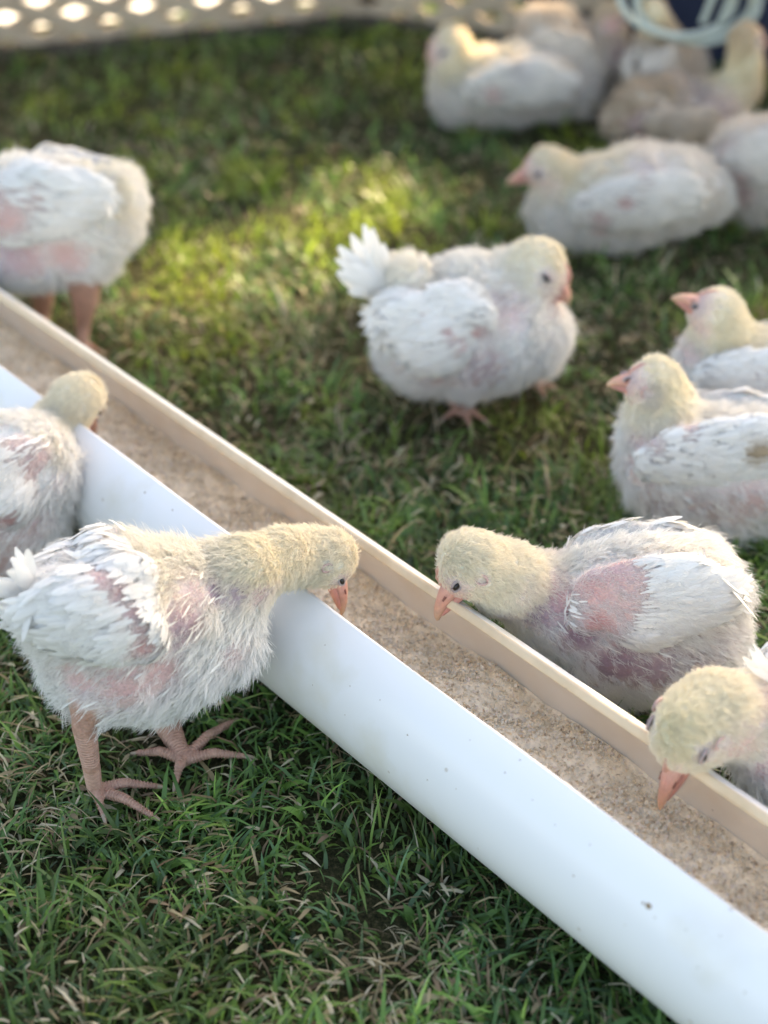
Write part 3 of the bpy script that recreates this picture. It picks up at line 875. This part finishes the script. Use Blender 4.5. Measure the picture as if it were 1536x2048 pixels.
chick('white chick standing on the sunlit grass at the left edge, facing away, orange legs showing', (110, 690), 172,
      torso=[(235,385,52),(200,430,76),(140,415,92),(60,410,92),(170,490,66),(60,480,88),(-30,440,96),(-60,420,88)],
      neck=[(-150,400,60),(-190,350,45)], head=(-215,310,42), beak=(-275,320),
      wing=[(150,390,62),(90,400,76),(20,420,70),(60,370,50)],
      wspots=[(10,440,46,'pink',.9),(60,400,40,'pink',.5),(-10,400,40,'pink',.6)],
      spots=[(40,510,60,'pink',.95),(130,510,46,'pink',.9),(0,490,60,'purple',.7),(215,400,40,'yellow',.35),(220,450,40,'dirt',.15),(190,360,60,'yellow',.3)],
      legs=[[(165,545,42,.012),(170,600,27,.012),(166,650,16,.012)],[(80,545,34,-.02),(85,600,22,-.02),(85,630,15,-.02)]],
      feet=[[(164,700,0),(120,705),(130,725),(195,700)],[(85,672,1),(45,672),(50,690),(105,672)]],
      tail=((255,370),[(285,385),(292,400),(290,420),(275,365),(296,412)]),
      q=.8, vox=.003, seed=5)

chick('plump white chick with raised fanned tail, standing mid lawn and facing right', (935, 812), 8,
      torso=[(825,610,66),(820,560,40),(870,660,98),(850,680,88),(930,640,108),(940,680,100),(1010,650,106),(1050,660,78),(1010,590,62),(940,590,66)],
      neck=[(1030,580,56,.0),(1050,560,52,.006)], head=(1078,543,56,.008), beak=(1140,606,.018),
      wing=[(810,610,42),(845,650,72),(880,690,62),(900,620,58),(945,640,44),(930,600,36)], wdir=(-1,-.1),
      legs=[[(900,760,30,.01),(915,810,14,.01)],[(1040,730,24,-.02),(1060,765,12,-.02)]],
      feet=[[(925,826,0),(965,838),(940,850),(890,835)],[(1065,768,1),(1100,772),(1085,785),(1045,775)]],
      tail=((765,575),[(730,458),(708,470),(692,492),(680,515),(676,540),(684,560),(700,578),(745,470),(760,490),(722,500),(700,530)]),
      spots=[(760,570,26,'rose',.95),(960,745,60,'purple',.75),(880,750,50,'pink',.7),(965,655,28,'purple',.7),(1020,620,40,'pink',.6),(1000,600,24,'purple',.5),(830,560,60,'yellow',.25),(800,735,22,'pink',.5)],
      wspots=[(905,665,18,'rose',.8),(960,665,22,'rose',.8),(850,630,16,'pink',.5),(925,690,24,'pink',.6)],
      eye=(1092,556), tw=.0105, q=.9, vox=.0028, seed=6)

chick('chick resting in the shade with a large white wing bearing a brown smudge, facing left', (1400, 1052), 180,
      torso=[(1580,940,95),(1500,925,105),(1420,915,100),(1340,910,90),(1450,980,85),(1320,870,66),(1350,960,75)],
      neck=[(1325,830,60),(1318,795,52)], head=(1302,768,50), beak=(1213,768,.004),
      wing=[(1310,920,44),(1360,910,66),(1430,905,76),(1500,900,78),(1560,910,66)], wdir=(-1,.05),
      wspots=[(1380,860,24,'rose',.5),(1505,905,26,'dirt',.85),(1300,880,24,'pink',.5)],
      spots=[(1280,880,30,'pink',.6),(1275,940,36,'pink',.7),(1320,1010,44,'purple',.7),(1420,1020,70,'purple',.6),(1500,1010,60,'pink',.8),(1330,780,60,'yellow',.3),(1400,790,60,'yellow',.3),(1295,790,26,'grey',.5)],
      eye=(1258,760), ear=(1290,785), q=.9, vox=.0028, seed=7)

chick('chick behind the smudged-wing chick with raised head and sunlit golden back', (1500, 905), 180,
      torso=[(1600,740,74),(1520,745,78),(1440,750,66),(1400,720,40),(1470,760,70),(1560,800,80)],
      neck=[(1445,690,56),(1440,655,50)], head=(1425,625,47), beak=(1343,594,.004),
      wing=[(1420,750,36),(1480,745,48),(1550,750,56)], wspots=[(1520,755,30,'purple',.5)],
      spots=[(1450,660,60,'yellow',.4),(1400,660,24,'pink',.6),(1375,700,26,'pink',.6),(1530,700,60,'yellow',.5)],
      eye=(1392,614), q=.7, vox=.003, seed=8)

chick('white chick sitting alone with head low, in front of the cluster at the far right', (1245, 490), 180,
      torso=[(1410,390,52),(1350,380,74),(1280,385,84),(1200,400,78),(1130,425,60),(1240,430,62),(1110,400,42)],
      neck=[(1125,370,46),(1110,350,42)], head=(1088,336,38), beak=(1012,368,.004),
      wing=[(1180,420,36),(1230,410,52),(1290,400,58),(1340,390,50)], wspots=[(1250,405,20,'rose',.8),(1200,440,22,'pink',.8),(1290,355,26,'pink',.4)],
      spots=[(1095,365,28,'pink',.5),(1200,455,24,'rose',.8),(1120,360,50,'yellow',.4),(1200,340,60,'yellow',.35),(1290,345,40,'purple',.35),(1420,400,40,'dirt',.25)],
      q=.55, vox=.0034, seed=9, shade_tint=.88)

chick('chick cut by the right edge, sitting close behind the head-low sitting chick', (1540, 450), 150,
      torso=[(1630,330,80),(1560,330,88),(1490,320,70),(1460,330,48),(1520,370,70)],
      neck=[(1640,270,40),(1660,230,36)], head=(1680,205,34), beak=(1720,215),
      wing=[(1480,330,40),(1530,320,56),(1590,320,50)], wspots=[(1480,360,26,'rose',.7)],
      spots=[(1480,390,30,'rose',.8),(1450,300,26,'pink',.4)], q=.5, vox=.0034, seed=10, shade_tint=0.82)

chick('white chick sitting farthest left of the rear cluster, yellow head turned left', (1000, 246), 180,
      torso=[(1150,185,44),(1100,165,62),(1040,160,68),(975,170,66),(920,190,50),(1020,195,48),(900,170,36)],
      neck=[(905,140,42),(900,115,39)], head=(898,95,37), beak=(851,118,.004),
      wing=[(960,180,36),(1010,170,46),(1070,165,48),(1110,170,34)], wspots=[(985,190,20,'rose',.7),(1040,150,26,'grey',.4)],
      spots=[(905,110,50,'yellow',.6),(980,110,50,'yellow',.35),(1130,160,34,'dirt',.35),(860,110,14,'pink',.6)], q=.5, vox=.0034, seed=11, shade_tint=0.84)

chick('white chick with pink-sided neck standing behind the farthest left sitting chick', (1170, 215), 10,
      torso=[(1075,50,34),(1110,70,50),(1150,110,60),(1190,150,54),(1200,110,50)],
      neck=[(1222,90,34),(1222,60,30)], head=(1224,35,28), beak=(1255,45),
      wing=[(1110,80,28),(1150,110,40),(1180,150,34)],
      spots=[(1225,50,22,'rose',.9),(1245,110,30,'purple',.8),(1150,180,30,'grey',.4)], q=.4, vox=.0036, seed=12, shade_tint=0.72)

chick('brownish shaded chick with long upright yellow neck against the navy tarp', (1350, 300), 15,
      torso=[(1235,240,30),(1275,225,52),(1340,215,56),(1400,225,56),(1440,215,46),(1320,250,48)],
      neck=[(1482,175,38),(1490,130,32),(1492,95,30)], head=(1494,78,30), beak=(1535,90),
      wing=[(1330,240,28),(1375,250,36),(1410,245,30)],
      spots=[(1270,230,44,'dirt',.5),(1280,260,36,'purple',.7),(1400,200,50,'grey',.7),(1480,150,60,'yellow',.7),(1450,230,44,'purple',.6),(1350,200,44,'dirt',.4)], q=.45, vox=.0036, seed=13, shade_tint=0.6)

chick('white chick facing away under the loops of pale hose', (1320, 215), 60,
      torso=[(1290,135,44),(1325,120,52),(1365,125,44),(1330,160,48)],
      neck=[(1320,75,34),(1312,50,30)], head=(1308,25,28), beak=(1322,8),
      wing=[(1300,130,30),(1335,130,40)], spots=[(1308,25,36,'yellow',.6)], q=.4, vox=.0036, seed=14, shade_tint=0.74)

# ------------------------------------------------------------------ pen fence: lattice panels on a base board
def lattice(A, D, length, label, rows=9):
    """diamond lattice of thin crossing slats standing on a base board; A corner on the ground, D direction"""
    root = tag(link('lattice_panel', None, None, A), label, 'fence')
    up = np.array([0, 0, 1.0]); nrm = unit(np.cross(D, up))
    if nrm[1] < 0: nrm = -nrm
    H = .42; z0 = .017
    link('base_board', box_mesh('base_board', D*length/2+up*(z0/2), D*length/2, nrm*.012, up*(z0/2), M['board']), root)
    link('top_rail', box_mesh('top_rail', D*length/2+up*(H+.02), D*length/2, nrm*.014, up*.02, M['wood']), root)
    sx, sz = .090, .0375          # mesh of the openings
    slope = sz/sx
    for lay, sg in ((0, 1), (1, -1)):
        span = H-z0; run = span/slope
        k0 = -int(run/sx)-1 if sg == 1 else 0
        k1 = int(length/sx)+1 if sg == 1 else int((length+run)/sx)+1
        for k in range(k0, k1+1):
            x0 = k*sx; xs = x0; xe = x0+sg*run; za, zb = z0, H
            # clip to 0..length
            def cl(x0_, z0_, x1_, z1_, lim):
                t = (lim-x0_)/(x1_-x0_); return lim, z0_+(z1_-z0_)*t
            a_, b_ = (xs, za), (xe, zb)
            if min(a_[0], b_[0]) >= length or max(a_[0], b_[0]) <= 0: continue
            for lim in (0, length):
                if (a_[0] < lim) != (b_[0] < lim):
                    c_ = cl(*a_, *b_, lim)
                    if lim == 0:
                        if a_[0] < 0: a_ = c_
                        else: b_ = c_
                    else:
                        if a_[0] > length: a_ = c_
                        else: b_ = c_
            p = D*a_[0]+up*a_[1]; q = D*b_[0]+up*b_[1]
            L = np.linalg.norm(q-p)
            if L < .03: continue
            ax = (q-p)/L; w = np.cross(ax, nrm)
            link('slat', box_mesh('slat', (p+q)/2+nrm*(.003 if lay else -.003), ax*L/2, w*.0096, nrm*.0027, M['wood']), root)
    for xx in (0.0, length):
        link('post', box_mesh('post', D*xx+up*(H/2+.02)-nrm*0+nrm*.024, D*.012, nrm*.010, up*(H/2+.02), M['board']), root)
lattice(FC, fl_dir, 1.35, 'pale wooden lattice panel with bright openings along the top left of the lawn')
lattice(FC, fr_dir, .34, 'short lattice panel meeting the corner, just left of the navy tarp')

# ------------------------------------------------------------------ navy tarp with an added shade roof, and hanging hose
def make_tarp_roof():
    A, B = at(1045, 96), at(1760, 158)
    D = unit(B-A); L = np.linalg.norm(B-A)+.35; nrm = np.array([-D[1], D[0], 0]); nrm = nrm if nrm[1] > 0 else -nrm
    root = tag(link('tarp_with_shade_roof', None, None, A), 'dark navy tarp behind the cluster of chicks at the top right, with an added shade roof out of view', 'shelter')
    H = .80; up = np.array([0, 0, 1.0])
    def cloth(name, o, u, v, nu, nv, amp, seed):
        n_ = unit(np.cross(u, v)); V = []
        for i in range(nu+1):
            for j in range(nv+1):
                p = o+u*i/nu+v*j/nv; w = vnoise(np.array([p])*np.array([1, 1, .35]), 9, seed)[0]-.5
                V.append(p+n_*amp*w*2)
        V = np.array(V); k = nv+1
        F = [(i*k+j, (i+1)*k+j, (i+1)*k+j+1, i*k+j+1) for i in range(nu) for j in range(nv)]
        N = len(V); V2 = np.concatenate([V, V-n_*.002]); F2 = F+[tuple(a+N for a in f[::-1]) for f in F]
        link(name, np_mesh(name, V2, F2, M['tub']), root)
    cloth('back_tarp', np.zeros(3), D*L, up*.26, 60, 10, .008, 3)
    cloth('added_roof_tarp', D*.02-nrm*.42+up*(H-.04), D*(L-.02), nrm*.50+up*.06, 60, 20, .010, 4)  # roof added out of view to darken the rear chicks
    for x in (.01, L):  # added supports for the unseen roof; the front rail also carries the hose
        V, F = tube([D*x+nrm*.012, D*x+nrm*.012+up*H], .009, 8); link('added_back_pole', np_mesh('added_back_pole', V, F, M['bark']), root)
    V, F = tube([D*.0-nrm*.42+up*(H-.055), D*L-nrm*.42+up*(H-.055)], .009, 8); link('added_front_rail', np_mesh('added_front_rail', V, F, M['bark']), root)
    V, F = tube([D*L-nrm*.42, D*L-nrm*.42+up*(H-.05)], .009, 8); link('added_front_pole', np_mesh('added_front_pole', V, F, M['bark']), root)
    V, F = tube([D*.0+up*(H-.03)+nrm*.01, D*.0-nrm*.42+up*(H-.055)], .009, 8); link('added_side_rail', np_mesh('added_side_rail', V, F, M['bark']), root)
    return A, D, nrm, L, H
tubA, tubD, tubN, tubL, tubH = make_tarp_roof()
def make_hose():
    c0 = at(1372, 262)
    yv = c0[1]
    def W(px, py, y): r = ray(px, py); return CC+r*(y/r[1])
    root = tag(link('hose_coil', None, None, W(1372, 20, yv)), 'loose loops of pale aqua tubing hanging from the added roof rail at the top right', 'hose')
    L0 = -np.array(root.location)
    rg = np.random.default_rng(5)
    path = []
    # three loose turns, then two lengths rising to the tub rim
    loops = [(1375, 5, 138, 84), (1352, -12, 112, 72), (1400, -6, 120, 92)]
    n = 44
    for li, (cx, cy, rx, ry) in enumerate(loops):
        for k in range(n):
            f = (li*n+k)/n; nx = loops[min(li+1, 2)]
            w = k/n if li < 2 else 0
            w = w*w*(3-2*w)
            X, Y, RX, RY = (a_*(1-w)+b_*w for a_, b_ in zip(loops[li], nx))
            an = -math.pi/2+2*math.pi*k/n+.25*li
            path.append(W(X+RX*math.cos(an), Y+RY*math.sin(an), yv+.012*math.sin(an*2+li)+.010*li)+L0)
    V, F = tube(path, .0040, 8); link('loop', np_mesh('loop', V, F, M['hose']), root)
    for x0, x1 in ((1405, 1480), (1440, 1520)):
        p0 = W(x0, 45, yv+.01)
        top = tubA+tubD*((W(x1, 0, yv)-tubA)@tubD)-tubN*.42+np.array([0, 0, tubH-.043])
        a_ = (p0*.55+top*.45); a_[0] += .03
        pts = [p0+L0, p0*.85+top*.15+np.array([.02, 0, 0])+L0, a_+L0, p0*.2+top*.8+L0, top+L0, top+tubN*.02+np.array([0, 0, -.03])+L0, top+tubN*.02+np.array([0, 0, -.2])+L0]
        V, F = tube(pts, .0042, 8); link('hanging_end', np_mesh('hanging_end', V, F, M['hose']), root)
make_hose()

# ------------------------------------------------------------------ lawn
def make_grass():
    rg = np.random.default_rng(11)
    zones = [(-.45, .55, .22, .98, 11.5), (-.7, .9, .98, 1.6, 3.6), (-1.1, 1.3, 1.6, 2.25, 1.7), (-1.6, 1.8, -.3, 2.3, .35), (-1.6, 1.6, 2.1, 2.9, .5)]
    P = []
    for x0, x1, y0, y1, dn in zones:
        n = int((x1-x0)*(y1-y0)*1e4*dn); P.append(np.stack([rg.uniform(x0, x1, n), rg.uniform(y0, y1, n)], 1))
    P = np.concatenate(P); n = len(P)
    P3 = np.concatenate([P, np.zeros((n, 1))], 1)
    # clumping, and keep out of the trough and the paved area and the tub
    cl = vnoise(P3, 30, 21)*.6+vnoise(P3, 9, 22)*.4
    keep = rg.random(n) < np.clip(.35+1.5*(cl-.22), .32, 1)
    nn = P3@TN-TA; keep &= np.abs(nn) > .030
    keep &= ~(((P3-FC)@out1 > .080))
    u = (P3-tubA)@tubD; v = (P3-tubA)@tubN
    keep &= ~((u > .01) & (u < tubL) & (np.abs(v) < .006))
    P3 = P3[keep]; n = len(P3); nn = nn[keep]
    big = vnoise(P3, 5, 23); mid = vnoise(P3, 16, 24); tiny = rg.random(n)
    L = rg.gamma(4, .0047, n)*(.7+.6*mid); L = np.clip(L, .006, .048)
    hmax = np.full(n, .2)
    hmax = np.where(np.abs(nn) < .055, .016+np.clip((np.abs(nn)-.030), 0, 1)*1.1, hmax)
    for gx, gy, gr, gh in GRASS_PRESS:
        d = np.hypot(P3[:, 0]-gx, P3[:, 1]-gy)
        hmax = np.where(d < gr, np.minimum(hmax, gh+.5*np.clip(d-gr*.6, 0, 1)), hmax)
    az = rg.uniform(0, 2*math.pi, n)+.0
    comb_ = vnoise(P3, 12, 25)*2*math.pi*2; az = np.where(rg.random(n) < .45, comb_+rg.normal(0, .5, n), az)
    lean = np.clip(rg.normal(.95, .38, n), .1, 1.45)          # from upright towards flat
    bend = rg.uniform(.15, .9, n)
    W = rg.uniform(.0008, .0030, n)*(1+.15*(P3[:, 1] > 1.1)+.25*(P3[:, 1] > 1.6))
    broad = rg.random(n) < .03; W[broad] *= 2.0; L[broad] *= 1.2
    # colour: deep greens, blue greens, fresh yellow greens, straw
    gcol = np.array([[.042, .078, .028], [.060, .104, .032], [.086, .135, .036], [.050, .088, .050], [.125, .160, .050]])
    ci = rg.choice(5, n, p=[.30, .30, .16, .16, .08])
    C = gcol[ci]*rg.uniform(.75, 1.25, (n, 1))*1.55
    sun_tint = np.clip((P3[:, 1]-.9)/.9, 0, 1)*(.35+.65*big)
    C = C*(1-.45*sun_tint[:, None])+np.array([.13, .17, .035])*(.45*sun_tint[:, None])  # yellower with distance: sunlight painted into the blade colour
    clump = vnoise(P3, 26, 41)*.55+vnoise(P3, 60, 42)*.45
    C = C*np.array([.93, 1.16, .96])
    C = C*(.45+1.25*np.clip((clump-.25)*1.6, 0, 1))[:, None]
    sun_lime = np.clip((vnoise(P3, 19, 43)-.52)*5, 0, 1)*np.clip((P3[:, 1]-.75)/.5, .15, 1)
    C = C*(1-.75*sun_lime[:, None])+np.array([.27, .34, .035])*rg.uniform(.7, 1.2, (n, 1))*(.75*sun_lime[:, None])  # lime patches paint sun dapple into the grass colour
    straw = rg.random(n) < (1-.65*sun_lime)*(.15+.20*(vnoise(P3, 14, 26) > .62)+.12*(vnoise(P3, 5, 27) > .6))
    sc_ = np.array([[.46, .38, .23], [.32, .25, .14], [.58, .52, .38], [.22, .15, .09]])[rg.choice(4, n)]
    C = np.where(straw[:, None], sc_*rg.uniform(.7, 1.1, (n, 1)), C)
    lean = np.where(straw, np.clip(lean+.35, 0, 1.52), lean); W = np.where(straw, W*.65, W)
    clip_ = (rg.random(n) < .11) & (np.abs(nn) > .062)
    L = np.where(clip_, rg.uniform(.005, .015, n), L); lean = np.where(clip_, 1.6, lean); C = np.where((clip_ & (rg.random(n) < .7))[:, None], sc_*rg.uniform(.8, 1.2, (n, 1)), C)
    dirh = np.stack([np.cos(az), np.sin(az), np.zeros(n)], 1); side = np.stack([-np.sin(az+rg.normal(0, .5, n)), np.cos(az), np.zeros(n)], 1)
    base = P3+np.array([0, 0, 1])*(np.where(clip_, rg.uniform(.004, .016, n), rg.random(n)*.004*(straw*1+.2)))[:, None]
    pts = [base]; cur = base; ang = np.where(clip_, 1.5, lean*.45)
    for s in range(3):
        d = dirh*np.sin(ang)[:, None]+np.array([0, 0, 1])*np.cos(ang)[:, None]
        cur = cur+d*(L/3)[:, None]; pts.append(cur); ang = np.clip(ang+lean*.35+bend*.35, 0, 1.85)
    S = np.stack(pts, 1)                                       # n,4,3
    top = S[:, :, 2].max(1); sc = np.minimum(1, hmax/np.maximum(top, 1e-4)); S[:, :, 2] = np.maximum(S[:, :, 2]*sc[:, None], .0012)
    wp = np.array([.8, 1.0, .72])
    V = np.zeros((n, 7, 3))
    for i in range(3):
        V[:, i*2] = S[:, i]-side*(W*wp[i]*.5)[:, None]; V[:, i*2+1] = S[:, i]+side*(W*wp[i]*.5)[:, None]
    V[:, 6] = S[:, 3]
    F3 = np.array([(0, 1, 3), (0, 3, 2), (2, 3, 5), (2, 5, 4), (4, 5, 6)])
    FF = (np.arange(n)[:, None, None]*7+F3[None]).reshape(-1, 3)
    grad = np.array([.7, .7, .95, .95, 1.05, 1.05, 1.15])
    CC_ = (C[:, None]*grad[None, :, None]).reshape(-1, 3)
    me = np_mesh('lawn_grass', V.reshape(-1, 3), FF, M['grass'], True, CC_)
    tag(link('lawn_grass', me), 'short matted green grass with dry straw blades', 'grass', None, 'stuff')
    print('grass blades', n)
make_grass()

# ------------------------------------------------------------------ added shade tree, unseen beyond the pen in the direction of the sun
def make_added_tree():
    rg = np.random.default_rng(31)
    H = unit([SUN[0], SUN[1], 0]); Sd = np.array([H[1], -H[0], 0])
    C0 = np.array([0.15, 1.2, 0])+SUN*7.6                   # crown centre
    base = C0.copy(); base[2] = 0
    root = tag(link('added_shade_tree', None, None, base), 'unseen leafy tree added outside the pen to shade the lawn', 'tree')
    L0 = -base
    tz = C0[2]
    V, F = tube([base+L0, base+np.array([.05, .02, .8])+L0, base+np.array([-.03, .05, 1.7])+L0, base+np.array([.08, 0, tz-.4])+L0, base+np.array([0, 0, tz+1.0])+L0], [.24, .18, .15, .11, .03], 14)
    link('trunk', np_mesh('trunk', V, F, M['bark']), root)
    for k in range(9):
        an = k*2.4; z = 1.7+k*.28; r = 1.5+.5*math.sin(k*1.7)
        e = base+np.array([math.cos(an)*r, math.sin(an)*r, z+1.0])
        s_ = base+np.array([0, 0, z]); mid = (s_+e)/2+np.array([0, 0, -.1])
        V, F = tube([s_+L0, mid+L0, e+L0], [.07, .045, .012], 8); link('limb', np_mesh('limb', V, F, M['bark']), root)
    n0 = 62000
    X = rg.normal(0, 1, (n0, 3)); X /= np.linalg.norm(X, axis=1)[:, None]; X *= (rg.random(n0)**.4)[:, None]
    X = X*np.array([2.6, 2.6, 1.9])
    lob = vnoise(X+50, 1.1, 40); X *= (.78+.4*lob)[:, None]
    Pp = C0+X
    # where each leaf's shadow meets the lawn; leaves are dropped to shape sun patches on the grass
    Gd = Pp-SUN*(Pp[:, 2]/SUN[2])[:, None]
    def sp(px, py, rx, ry):
        c = at(px, py); a = at(px+rx, py); b = at(px, py-ry)
        R1 = abs(a[0]-c[0]); R2 = abs(b[1]-c[1])
        d_ = np.sqrt(((Gd[:, 0]-c[0])/R1)**2+((Gd[:, 1]-c[1])/R2)**2)
        d_ = d_*(1+.5*(vnoise(Gd+7, 9, 77)-.5)); return np.clip((1.12-d_)/.30, 0, 1)
    light = np.zeros(n0)
    for px, py, rx, ry, s_ in GAPS: light = np.maximum(light, s_*sp(px, py, rx, ry))
    light = np.where((Gd-FC)@out1 > .03, 1.0, light)
    keep = rg.random(n0) > light
    P_ = Pp[keep]; n = len(P_); print('leaves', n)
    D = rg.normal(0, 1, (n, 3)); D /= np.linalg.norm(D, axis=1)[:, None]; N_ = rg.normal(0, 1, (n, 3)); N_ -= D*(N_*D).sum(1)[:, None]; N_ /= np.linalg.norm(N_, axis=1)[:, None]
    S = np.cross(D, N_); l = rg.uniform(.04, .065, n)[:, None]
    V = np.stack([P_, P_+D*l*.5+S*l*.32, P_+D*l, P_+D*l*.5-S*l*.32], 1).reshape(-1, 3)+L0
    F = np.arange(n*4).reshape(-1, 4)
    c = np.array([[.05, .10, .025], [.07, .13, .03], [.04, .08, .03]])[rg.choice(3, n)]*rg.uniform(.8, 1.2, (n, 1))
    o = link('crown', np_mesh('crown', V, F, M['leaf'], False, np.repeat(c, 4, 0)), root); o['kind'] = 'stuff'
GAPS = [(430, 575, 320, 90, 1.0), (280, 470, 160, 70, 1.0), (640, 520, 100, 70, 1.0), (700, 420, 260, 70, .96), (820, 330, 160, 70, .96), (560, 320, 330, 55, .92), (470, 215, 420, 50, .84), (800, 190, 120, 70, .9),
        (600, 125, 300, 24, .72), (1190, 655, 120, 65, .95), (1600, 560, 200, 70, 1.0), (1150, 600, 70, 45, .92), (930, 90, 60, 40, .6), (200, 640, 70, 35, .95)]  # sun patches wanted on the lawn; the crown is opened for them
make_added_tree()
